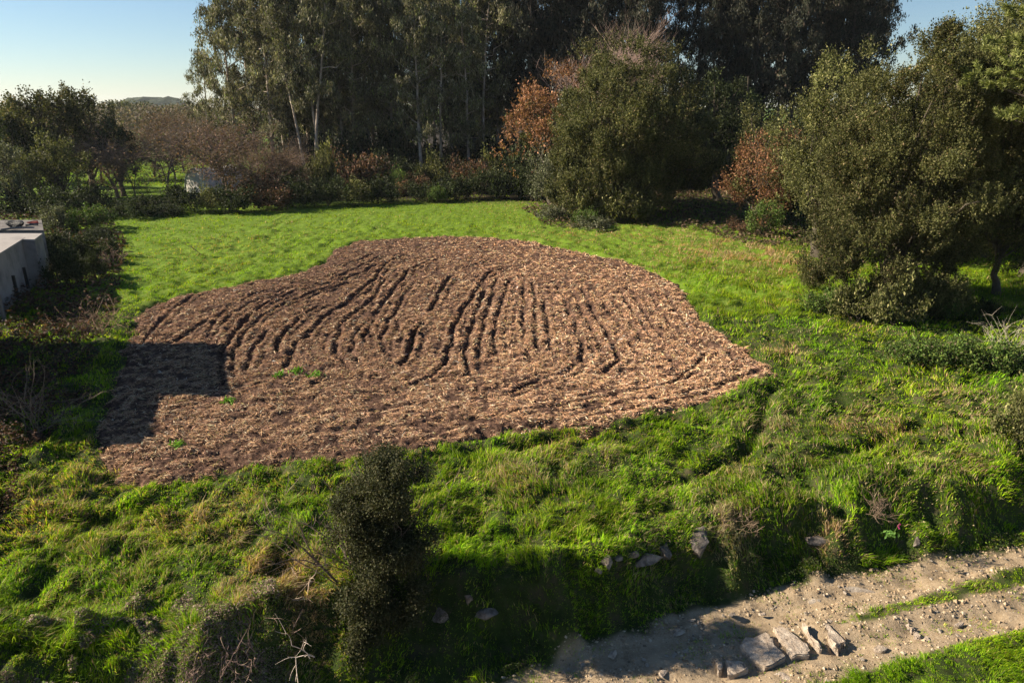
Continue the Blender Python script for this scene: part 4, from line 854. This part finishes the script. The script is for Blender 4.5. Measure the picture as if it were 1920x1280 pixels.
# green sprouts on the soil
for k, (px, py) in enumerate([(556, 700), (593, 706), (524, 706), (430, 755), (335, 838)]):
    r = np.random.default_rng(150 + k); n = 40; x, y = at(px, py); z, _, _ = field_z(np.array([float(x)]), np.array([float(y)]))
    P = rnd3(r, n) * np.array([.13, .13, .05]) + np.array([0, 0, .1]); V, F, C = leafquads(P, .2, .07, rnd3(r, n) + np.array([0, 0, .7]), rnd3(r, n), pal(r, n, [(.12, .28, .02), (.2, .36, .04)], None, .1))
    tag(ob('weed_sprout', mesh('weed_sprout', V, F, M_LEAF, C), None, (float(x), float(y), float(z[0]))), ['bright green weed sprout, middle one of the row of three', 'largest bright green weed sprout, right of the row of three', 'bright green weed sprout, left one of the row of three', 'small green weed sprout just below the square shadow', 'small green weed sprout near the lower left field edge'][k], 'weed', 'green sprouts on the ploughed field')

# ------------------------------------------------------------------ rocks and the stony track
def hit(px, py):
    t = np.linspace(8, 40, 1600); u = (px - 960) / FPX; v = (640 - py) / FPX
    X_ = u * t; Y_ = t * (math.cos(PITCH) + v * math.sin(PITCH)); Z_ = CAMH + t * (-math.sin(PITCH) + v * math.cos(PITCH))
    H_ = height(X_, Y_) + .06; k = int(np.argmax(Z_ < H_)); return float(X_[k]), float(Y_[k]), float(Z_[k])
def rock(name, label, px, py, z, s, seed, rz=0, tilt=0, mat=None, group=None, rough=.35, cat='rock'):
    if z > -1.3: x, y, z = hit(px, py + 6)
    else: x, y = at(px, py, z)
    o = ob(name, rockmesh(name, np.random.default_rng(seed), [q * (1.25 if z > -1.3 else 1) for q in s], 3, rough, mat), None, (float(x), float(y), z)); o.rotation_euler = (tilt, 0, rz)
    return tag(o, label, cat, group)
rock('boulder', 'upright grey boulder standing in the face of the bank', 1306, 1012, -.35, (.38, .34, .60), 201, .2, -.1)
rock('rock', 'dark flat rock under dead grass left of the upright boulder', 1210, 1040, -.35, (.42, .22, .16), 202, .1)
rock('rock', 'small lit rock at the left end of the rocky ledge', 1138, 1050, -.3, (.17, .15, .19), 203, .5)
rock('rock', 'grey rock low in the notch left of the rocky ledge', 1122, 1062, -.6, (.20, .14, .13), 204, .9)
rock('rock', 'broad grey rock under the overhanging dead grass right of the boulder', 1530, 1004, -.4, (.36, .2, .16), 205, .1)
rock('rock', 'small upright grey stone right of the foxglove', 1720, 1010, -.45, (.13, .1, .24), 206, .4)
rock('rock', 'long pale rock upright in the deep shade of the bank', 880, 1116, -.65, (.12, .1, .24), 207, .4, .3)
rock('rock', 'broad pale rock in the deep shade of the bank', 912, 1146, -.75, (.30, .16, .13), 208, -.1)
rock('rock', 'dim rock beside the foot of the tall bush', 825, 1152, -.8, (.2, .15, .16), 209, .3)
rock('rock', 'round dark stone at the edge of the shadow on the track', 1371, 1152, ZT + .05, (.13, .11, .09), 210, .3)
rock('rock', 'small brown stone half buried at the upper edge of the track', 1485, 1098, ZT + .03, (.09, .08, .09), 211, .3)
rock('rock', 'flat pale bedrock hump level with the track surface', 1515, 1120, ZT - .04, (.42, .3, .1), 212, .1, mat=M_STONE, rough=.2)
rock('rock', 'long flat pale bedrock ridge in the upper part of the track', 1580, 1106, ZT - .03, (.75, .13, .09), 213, -.08, mat=M_STONE, rough=.2)
for k, (px, py, s_) in enumerate([(1160, 1040, .15), (1188, 1034, .12), (1246, 1028, .2)]):
    rock('rock', ['rough stone second from the left in the ledge', 'low stone third from the left in the ledge', 'broad stone left of the upright boulder', 'stone touching the upright boulder on its left', 'rubble stone right of the upright boulder', 'stone half under the roots between boulder and broad rock', 'stone in the bank right of the broad rock'][k], px, py, -.4, (s_ * 1.5, s_ * .9, s_ * .9), 230 + k, k * .7, .2 * (k % 3 - 1))
for k, (px, py, s_, rz_) in enumerate([(1270, 1188, .13, .3), (1345, 1240, .12, 1.2), (1430, 1150, .11, .5), (1650, 1215, .13, .2), (1738, 1200, .1, .9), (1800, 1170, .12, .4), (1240, 1262, .12, 2), (1470, 1268, .13, .1), (1880, 1120, .12, .7), (1560, 1148, .1, 1.5), (1665, 1125, .12, .6), (1150, 1225, .13, 1.1)]):
    rock('rock', ['flat angular stone above the left track shadow', 'angular stone left of the blocky slab', 'flat stone above the largest slab', 'low angular stone right of the wedge slab', 'stone between the flat stone pair and the verge', 'rough stone beside the middle grass strip', 'low stone at the bottom in the track shadow', 'flat stone below the tapering slab', 'stone at the right end of the lower wheel rut', 'stone above the standing blade of stone', 'flat stone just above the tip of the grass strip', 'flat stone deep in the left track shadow'][k], px, py, ZT + .01, (s_ * 1.5, s_, s_ * .6), 260 + k, rz_, .12, M_SLAB)
def slab(label, pts, thick, tilt=(0, 0), seed=1, lift=0.0):
    W = np.array([at(1320 + a_ / 6.4, 1080 + b_ / 6.4, ZT + thick) for a_, b_ in pts]); c = W.mean(0)
    import bmesh
    r = np.random.default_rng(seed); bm = bmesh.new()
    L = []
    for i in range(len(W)):                                # break every edge into chipped pieces
        a_, b_ = W[i], W[(i + 1) % len(W)]
        for t in (0, .35, .7): L.append(a_ + (b_ - a_) * t + (r.normal(0, .018, 2) if t else 0))
    vs = [bm.verts.new((p_[0] - c[0], p_[1] - c[1], thick + r.normal(0, .012))) for p_ in L]
    vb = [bm.verts.new(((p_[0] - c[0]) * .97 + r.normal(0, .02), (p_[1] - c[1]) * .97 + r.normal(0, .02), -.06)) for p_ in L]
    n = len(L); bm.faces.new(vs); bm.faces.new(vb[::-1])
    for i in range(n): bm.faces.new((vs[i], vb[i], vb[(i + 1) % n], vs[(i + 1) % n]))
    bmesh.ops.recalc_face_normals(bm, faces=bm.faces)
    bmesh.ops.bevel(bm, geom=[e for e in bm.edges if e.verts[0].co.z > 0 and e.verts[1].co.z > 0], offset=.022, segments=2, affect='EDGES')
    bmesh.ops.triangulate(bm, faces=bm.faces)
    for _ in range(2): bmesh.ops.subdivide_edges(bm, edges=[e for e in bm.edges if e.calc_length() > .12], cuts=1, use_grid_fill=True)
    for v in bm.verts:
        if v.co.z > .02: v.co.z += .04 * (float(fbm(v.co.x * 3 + seed * 5, v.co.y * 3, seed, 3)) - .5) 
    me = bpy.data.meshes.new('slab'); bm.to_mesh(me); bm.free(); me.polygons.foreach_set('use_smooth', np.zeros(len(me.polygons), bool)); me.materials.append(M_SLAB)
    o = ob('stone_slab', me, None, (c[0], c[1], ZT + lift - .05)); o.rotation_euler = (tilt[0], tilt[1], 0)
    return tag(o, label, 'rock', 'stone slabs bedded in the track')
slab('largest flat grey slab, half in the shadow on the track', [(430,800),(500,700),(740,645),(830,720),(990,930),(740,1060),(560,960)], .16, (.03, .02), 301)
slab('long tapering pale slab just right of the largest slab', [(840,570),(950,580),(1200,760),(1280,850),(1270,910),(1060,940),(930,740)], .15, (.02, .0), 302)
slab('narrow blade of stone standing on edge between two slabs', [(1190,525),(1240,560),(1310,680),(1430,830),(1390,840),(1270,690)], .17, (0, 0), 303)
slab('pale wedge-shaped slab, rightmost of the row', [(1445,550),(1490,545),(1710,740),(1690,770),(1640,770),(1610,850),(1540,810)], .13, (0, .05), 304)
slab('rough blocky slab in front of the largest slab', [(265,980),(480,1000),(540,1060),(400,1140),(290,1145)], .15, (0, 0), 305)
slab('thin upright sliver of stone left of the blocky slab', [(165,990),(205,990),(215,1100),(180,1110)], .14, (0, 0), 306)
slab('small pale flat stone pair at the right, upper one', [(2420,560),(2460,550),(2540,610),(2500,630)], .10, (0, 0), 307)
slab('small pale flat stone pair at the right, lower one', [(2530,640),(2580,640),(2640,700),(2580,720),(2530,690)], .10, (0, 0), 308)
slab('flat low stone at the near edge of the track below the slabs', [(1900,1250),(2000,1225),(2120,1240),(2060,1275),(1930,1285)], .06, (0, 0), 309)
slab('flat grey stone in the shadow left of the largest slab', [(-300,850),(-200,820),(-60,840),(-100,880),(-260,890)], .08, (0, 0), 310)
slab('grey stone in the tree shadow near the left end of the track', [(-380,620),(-300,590),(-220,600),(-260,650)], .09, (0, 0), 311)
r = np.random.default_rng(320)
RK = [rockmesh('stone', r, (1, .8, .55), 2, .3, M_STONE) for _ in range(6)]
cnt = 0
while cnt < 240:
    px, py = r.uniform(1000, 2000), r.uniform(1040, 1290); x, y = at(px, py, ZT)
    if y > yff(x) - .05 or inpoly(np.array([x]), np.array([y]), VERGE)[0] or inpoly(np.array([x]), np.array([y]), MIDSTRIP)[0]: continue
    s = .024 + .065 * r.random() ** 2.5; o = ob('stone', RK[r.integers(6)], None, (float(x), float(y), float(height(np.array([x]), np.array([y]))[0]) + s * .15))
    o.scale = (s * r.uniform(.8, 1.5), s, s * r.uniform(.6, 1)); o.rotation_euler = (0, 0, r.random() * 6.3)
    tag(o, 'pale fist-sized stone lying loose on the stony track', 'stone', 'loose stones on the track'); cnt += 1
# gravel
n = 60000; x, y = screen_samples(r, n, 880, 2150, 960, 1400, ZT); dens = fbm(x * 1.1, y * 1.1, 161, 3); dm = polydist(x, y, MIDSTRIP)
k = (y < yff(x) + .05) & ~inpoly(x, y, VERGE) & ~inpoly(x, y, MIDSTRIP) & (r.random(n) < (sstep(.38, .62, dens) * .95 + .5 * sstep(4.5, 7, x)) * (1 - .8 * np.exp(-(np.minimum(polydist(x, y, RUTS[0], False), polydist(x, y, RUTS[1], False)) / .25) ** 2))); x, y = x[k], y[k]; n = len(x)
s = (.008 + .045 * r.random(n) ** 5) * (np.hypot(x, y) / 14); z = height(x, y)
O = np.array([(1, 0, 0), (0, 1, 0), (-1, 0, 0), (0, -1, 0), (0, 0, .7), (0, 0, -.5)], float)
V = O[None] * s[:, None, None] * r.uniform(.6, 1.4, (n, 6, 1)); a_ = r.random(n) * 6.3; ca, sa = np.cos(a_)[:, None], np.sin(a_)[:, None]
V = np.stack([V[..., 0] * ca - V[..., 1] * sa, V[..., 0] * sa + V[..., 1] * ca, V[..., 2]], -1) + np.stack([x, y, z], -1)[:, None]
F = (np.array([(0, 1, 4), (1, 2, 4), (2, 3, 4), (3, 0, 4), (1, 0, 5), (2, 1, 5), (3, 2, 5), (0, 3, 5)])[None] + (np.arange(n) * 6)[:, None, None]).reshape(-1, 3)
C = np.repeat(pal(r, n, [(.38, .29, .19), (.30, .215, .135), (.46, .38, .28), (.18, .135, .09)], [.34, .38, .10, .18], .15), 6, 0)
tag(ob('gravel', mesh('gravel', V.reshape(-1, 3), F, M_TWIG, C)), 'pale gravel scattered over the dirt track', 'gravel', kind='stuff')

# ---- foxglove on the bank
x, y = at(1684, 982, -.15); fg = empty('foxglove', (float(x), float(y) - .05, -.45), 'single pink foxglove flowering on the bank', 'flower')
b = Bag(); cv = interp_curve((-.12, 0, 0), (0, 0, .36), 0, 5, np.random.default_rng(5), .03); b.add(tube(cv, np.linspace(.008, .004, 5), 5), (.14, .22, .05)); ob('stem', b.mesh('stem', M_LEAF), fg)
b = Bag(); rb = np.random.default_rng(6)
for k in range(5):
    a_ = k * 1.3; d_ = np.array([math.cos(a_) * .5, math.sin(a_) * .5, -.8]); p0 = np.array([0, 0, .36 - k * .028]); b.add(tube(np.array([p0 + d_ * q for q in (0, .015, .035, .05)]), [.005, .011, .014, .02], 7), (.55, .06, .22))
ob('flower', b.mesh('flower', M_LEAF), fg)
n = 26; P = rnd3(rb, n) * np.array([.11, .08, .03]) + np.array([-.2, -.02, .05]); V, F, C = leafquads(P, .13, .06, rnd3(rb, n) + np.array([0, 0, .4]), rnd3(rb, n) + np.array([0, 0, 1]), pal(rb, n, [(.16, .3, .06), (.12, .24, .05)], None, .1))
ob('leaves', mesh('leaves', V, F, M_LEAF, C), fg)

# ------------------------------------------------------------------ sheds at the left
ZW = 2.9
pA0 = np.array([float(q) for q in at(0, 474, ZW)]); pA1 = np.array([float(q) for q in at(45, 446, ZW)])
dirA = (pA0 - pA1) / np.linalg.norm(pA0 - pA1)
def on(yw): t = (yw - pA1[1]) / dirA[1]; return pA1 + dirA * t
pB0 = np.array([float(q) for q in at(46.5, 449, ZW)]); pB1 = np.array([float(q) for q in at(64, 449, ZW)]); pB2 = np.array([float(q) for q in at(78, 438, ZW)])
def blk(poly, z0, z1): return prism(poly, z0, z1)
sh = empty('shed', (float(pA1[0]) - 3, float(pA1[1]) - 4, 0), 'long low rendered shed with pale flat roof along the left edge', 'shed')
def local(poly, e): return [(p_[0] - e.location[0], p_[1] - e.location[1]) for p_ in poly]
back = -14.0
def shedblock(y0, y1, zt):
    q0, q1 = on(y1), on(y0); return [tuple(q0), tuple(q1), (q1[0] + back, q1[1]), (q0[0] + back, q0[1])]
wl = Bag(); wl.add(blk(local(shedblock(32.4, pA1[1], 0), sh), -.3, ZW - .08)); wl.add(blk(local([tuple(pB0 + (.3, -.0)), tuple(pB1), tuple(pB2), (pB2[0] + back, pB2[1]), (pB0[0] + back, pB0[1] + .02)], sh), -.3, ZW - .09))
ob('wall', wl.mesh('wall', M_WALL, False), sh)
rf = Bag()
P1 = shedblock(32.4, pA1[1], 0); P1 = [(P1[0][0] + .07, P1[0][1]), (P1[1][0] + .07, P1[1][1]), P1[2], P1[3]]
rf.add(blk(local(P1, sh), ZW - .078, ZW + .03)); rf.add(blk(local([tuple(pB0 + (.3, -.06)), tuple(pB1 + (.06, -.06)), tuple(pB2 + (.06, 0)), (pB2[0] + back, pB2[1]), (pB0[0] + back, pB0[1] + .02)], sh), ZW - .088, ZW + .02))
ob('roof', rf.mesh('roof', M_ROOF, False), sh)
# downpipes and vent hoods seen on the wall
dp = Bag()
for yw in (38.6, 36.6): q = on(yw); dp.add(box(q[0] - sh.location[0] - .02, q[0] - sh.location[0] + .12, q[1] - sh.location[1], q[1] - sh.location[1] + .1, .3, 1.5))
ob('downpipe', dp.mesh('downpipe', M_RUBBER, False), sh)
# the taller outbuildings of the same yard, standing left of the picture, whose shadow steps across the field
def outbuilding(label, y0, y1, z1, off=0.0, depth=9.0):
    q0, q1 = on(y1), on(y0); e = empty('outbuilding', (float(q0[0]), float(q0[1]), 0), label, 'shed')
    pl = [(q0[0] + off, q0[1]), (q1[0] + off, q1[1]), (q1[0] - depth, q1[1]), (q0[0] - depth, q0[1])]
    b = Bag(); b.add(prism(local(pl, e), -.4, z1 - .15)); ob('wall', b.mesh('wall', M_WALL, False), e)
    c_ = np.mean(pl, 0); pl2 = [tuple(c_ + (np.array(p_) - c_) * 1.01) for p_ in pl]
    b = Bag(); b.add(prism(local(pl2, e), z1 - .148, z1)); ob('roof', b.mesh('roof', M_ROOF, False), e); return e
outbuilding('tall outbuilding beyond the left edge casting the square shadow on the field', 24.1, 30.0, 6.5)
outbuilding('middle outbuilding beyond the left edge casting the lower step of shadow', 20.0, 24.05, 5.1)
outbuilding('low outbuilding beyond the left edge nearest the camera', 10.0, 19.95, 2.8)
# lower grey roof and junk behind the shed
q = np.array([float(v) for v in at(78, 412, 2.6)]); q2 = np.array([float(v) for v in at(70, 434, 2.6)])
ls = empty('lean_to', (float(q[0]) - 5, float(q2[1]) + 1, 0), 'lower grey-roofed lean-to behind the pale shed roof', 'shed')
pl = [(q2[0], q2[1] + .6), (q[0], q[1]), (q[0] - 16, q[1]), (q2[0] - 16, q2[1] + .6)]
b = Bag(); b.add(prism(local(pl, ls), -.3, 2.45)); ob('wall', b.mesh('wall', M_WALL, False), ls)
b = Bag(); b.add(prism(local(pl, ls), 2.455, 2.58))
ob('roof', b.mesh('roof', M_GREYROOF, False), ls)
x, y = at(28, 426, 2.6); o = ob('tarpaulin', rockmesh('tarpaulin', np.random.default_rng(401), (.85, .5, .42), 3, .3, M_RUBBER), None, (float(x), float(y), 2.75)); tag(o, 'crumpled black tarpaulin heap lying on the grey lean-to roof', 'tarpaulin')
x, y = at(64, 419, 2.6); o = ob('plastic_sheet', rockmesh('plastic_sheet', np.random.default_rng(402), (.5, .3, .14), 3, .3, M_RED), None, (float(x), float(y), 2.66)); tag(o, 'faded red plastic sheet lying on the grey lean-to roof', 'sheet')
for k, (a0, a1) in enumerate([((2, 432), (40, 428)), ((48, 424), (72, 422))]):
    p0 = at(*a0, 2.62); p1 = at(*a1, 2.62); b = Bag(); b.add(tube(np.array([(0, 0, 0), (float(p1[0] - p0[0]) / 2, float(p1[1] - p0[1]) / 2, .02), (float(p1[0] - p0[0]), float(p1[1] - p0[1]), 0)]), [.06, .06, .06], 4))
    tag(ob('plank', b.mesh('plank', M_POST, False), None, (float(p0[0]), float(p0[1]), 2.66)), ['longer pale plank on the lean-to roof in front of the tarpaulin', 'shorter plank on the lean-to roof under the red sheet'][k], 'plank')
for k, (px, py, h) in enumerate([(48, 548, 1.35), (9, 605, 1.4), (2, 590, 1.3)]):
    x, y = at(px, py, 0); b = Bag(); b.add(tube(np.array([(0, 0, -.2), (.02, 0, h * .5), (0, .02, h)]), [.09, .085, .08], 7)); b.add((np.array([(0, 0, h + .03)] + [(.08 * math.cos(a_), .08 * math.sin(a_), h - .005) for a_ in np.arange(6) * 1.047]), np.array([(0, 1 + i, 1 + (i + 1) % 6) for i in range(6)])))
    tag(ob('fence_post', b.mesh('fence_post', M_POST, False), None, (float(x), float(y), 0)), ['grey wooden post beside the shed wall below its far corner', 'leaning grey post nearest the left edge', 'stub of a grey post behind the one nearest the left edge'][k], 'post')

# ------------------------------------------------------------------ polytunnel beyond the hedge
x0, y0 = at(366, 364); tn = empty('polytunnel', (float(x0), float(y0) + 1, 0), 'small arched white polytunnel seen through the bare hedge trees', 'greenhouse', rz=R(-28))
rt, ht, Lt = 2.3, 2.9, 5.2; th = np.linspace(0, math.pi, 15)
def arch(yv, s=1.): return np.stack([np.cos(th) * rt * s, np.full(15, yv), np.sin(th) ** .8 * ht * s], -1)
ys = np.linspace(0, Lt, 7); V = np.concatenate([arch(v, 1 + .008 * (k % 2)) for k, v in enumerate(ys)]); i = np.arange(6)[:, None] * 15 + np.arange(14)[None]
ob('cover', mesh('cover', V, np.stack([i, i + 1, i + 16, i + 15], -1).reshape(-1, 4), M_TUNNEL, smooth=True), tn)
for k, yv in enumerate((0.01, Lt - .01)):
    A = arch(yv, .99); V = np.concatenate([A, [[0, yv, 0]]]); ob('end_wall', mesh('end_wall', V, np.array([(j, j + 1, 15) for j in range(14)]), M_TUNNEL), tn)
for yv in (-.03, Lt / 2, Lt): b = Bag(); b.add(tube(arch(yv, 1.02), np.full(15, .05), 5)); ob('hoop', b.mesh('hoop', M_METAL), tn)
A0 = arch(.1, 1.02)[8:12]; A1 = arch(1.3, 1.02)[8:12]; V = np.concatenate([A0, A1]); ob('patch', mesh('patch', V, np.array([(j, j + 1, j + 5, j + 4) for j in range(3)]), M_BLUE, smooth=True), tn)

# ------------------------------------------------------------------ far distance: pylon, house, woods and hill
x, yd = -1.0 * (960 - 10) / FPX * 900, 900.0
py_ = empty('pylon', (x, yd * .985, 0), 'electricity pylon faint on the skyline at the far left', 'pylon')
b = Bag(); Ht = float(ray_h(yd, 171))
for sx in (-1, 1):
    for sy in (-1, 1): b.add(tube(np.array([(sx * 2.6, sy * 2.6, -2), (sx * 1.0, sy * 1.0, Ht * .62), (0, 0, Ht)]), [.24, .2, .14], 4))
for k in range(7):
    z0, z1 = Ht * k / 7.5, Ht * (k + 1) / 7.5; w0, w1 = 2.6 * (1 - k / 8), 2.6 * (1 - (k + 1) / 8)
    b.add(tube(np.array([(-w0, -w0, z0), (w1, -w1, z1)]), [.13, .13], 4)); b.add(tube(np.array([(w0, -w0, z0), (-w1, -w1, z1)]), [.13, .13], 4))
ob('mast', b.mesh('mast', M_METAL, False), py_)
for fz, w in ((.92, 3.6), (.78, 5.6), (.6, 2.6)):
    b = Bag(); b.add(tube(np.array([(-w, 0, Ht * fz), (0, 0, Ht * fz + .9), (w, 0, Ht * fz)]), [.12, .22, .12], 4)); b.add(tube(np.array([(-w, 0, Ht * fz), (w, 0, Ht * fz)]), [.16, .16], 4)); ob('crossarm', b.mesh('crossarm', M_METAL, False), py_)
x, y = (13 - 960) / FPX * 300 * .99, 300.0
hs = empty('house', (x, y, 0), 'far pale house with grey roof on the skyline at the left edge', 'house'); zt = float(ray_h(y, 201)); ze = float(ray_h(y, 209))
b = Bag(); b.add(box(-3.2, 2.4, -4, 4, 0, ze)); ob('wall', b.mesh('wall', M_WALL, False), hs)
b = Bag(); b.add((np.array([(-3.5, -4.4, ze + .003), (2.7, -4.4, ze + .003), (2.7, 4.4, ze + .003), (-3.5, 4.4, ze + .003), (-3.0, 0, zt), (2.2, 0, zt)]), np.array([(0, 1, 5, 4), (2, 3, 4, 5)]))); b.add((b.V[0], np.array([(1, 2, 5), (3, 0, 4)]))); ob('roof', b.mesh('roof', M_GREYROOF, False), hs)
def far_wood(name, label, px0, px1, dist, rows, topf, palette, seed, leaf, n, kind='stuff'):
    r = np.random.default_rng(seed); P = []; T = []
    m = rows; cxs = r.uniform(px0, px1, m); ds = dist * r.uniform(.93, 1.1, m)
    for k in range(m):
        d_ = ds[k]; x = (cxs[k] - 960) / FPX * d_; top = ray_h(d_, topf(cxs[k])) * r.uniform(.86, 1.0); w = r.uniform(2.5, 5) * dist / 200
        q = unit(rnd3(r, n // m)) * np.array([w, w, top * .5]) * r.uniform(.75, 1.05, (n // m, 1)); q = q + np.array([x, d_, top * .52]); P.append(q); T.append(np.full(n // m, math.exp(r.normal(0, .2))))
    P = np.concatenate(P); T = np.concatenate(T); P[:, 2] = np.maximum(P[:, 2], .3); nn = len(P)
    V, F, C = leafquads(P, leaf * r.uniform(.6, 1.4, nn), leaf * .7, rnd3(r, nn), rnd3(r, nn), pal(r, nn, palette[0], palette[1], .2) * T[:, None])
    return tag(ob(name, mesh(name, V, F, M_LEAF, C)), label, 'woodland', kind=kind)
BW = ([(.17, .13, .10), (.13, .10, .08), (.22, .17, .12), (.08, .09, .045)], [.35, .3, .2, .15])
far_wood('bare_woodland', 'brown leafless woodland far off beyond the hedge', -300, 620, 190, 150, lambda p_: 203 if p_ < 215 else 194, BW, 501, .55, 60000)
far_wood('distant_woodland', 'olive woodland on the skyline left of the tall eucalyptus wood', 120, 420, 330, 60, lambda p_: 186 + 8 * abs(p_ - 250) / 100, OAK, 502, 1.0, 24000)
far_wood('back_woodland', 'dark dense woodland closing the view behind the eucalyptus trunks', 480, 2150, 150, 130, lambda p_: 150 if p_ < 1500 else 190, OAKDARK, 503, .7, 70000)
far_wood('pale_woodland', 'pale leafless trees on the skyline beneath the pylon', -40, 90, 420, 26, lambda p_: 197, ([(.30, .25, .21), (.24, .20, .17)], [.5, .5]), 504, 1.0, 9000)
# hill
gx_ = np.linspace(-700, 300, 160); gy_ = np.linspace(820, 1150, 30); X, Y = np.meshgrid(gx_, gy_)
u = (X / (Y * .99) * FPX + 960); prof = np.exp(-((u - 320) / 78) ** 4) * ray_h(960., 185) + np.exp(-((u - 90) / 160) ** 2) * 6
Z = prof * np.exp(-((Y - 960) / 95) ** 2) * (1 + .0 * X) + (fbm(X * .12, Y * .12, 91, 4) - .35) * 9
V = np.stack([X, Y, Z - 1.5], -1).reshape(-1, 3); i = np.arange(29)[:, None] * 160 + np.arange(159)[None]
m_hill = surf('wooded_hill', [(.025, .035, .015), (.05, .065, .03)], .05, .5, .2, dist=2)
tag(ob('hills', mesh('hills', V, np.stack([i, i + 1, i + 161, i + 160], -1).reshape(-1, 4), m_hill)), kind='structure')
print('vertices', sum(len(m.vertices) for m in bpy.data.meshes), 'objects', len(bpy.data.objects))

# ------------------------------------------------------------------ the air between here and the hill
hm = bpy.data.materials.new('haze'); hm.use_nodes = True; hn = hm.node_tree; hn.nodes.clear()
ho = hn.nodes.new('ShaderNodeOutputMaterial'); pv = hn.nodes.new('ShaderNodeVolumePrincipled')
pv.inputs['Color'].default_value = (.86, .92, 1, 1); pv.inputs['Density'].default_value = .00009; pv.inputs['Anisotropy'].default_value = .2
hn.links.new(pv.outputs[0], ho.inputs['Volume'])
bV, bF = box(-3100, 3100, -60, 5300, -8, 75)
tag(ob('haze', mesh('haze', bV, bF, hm)), kind='stuff')
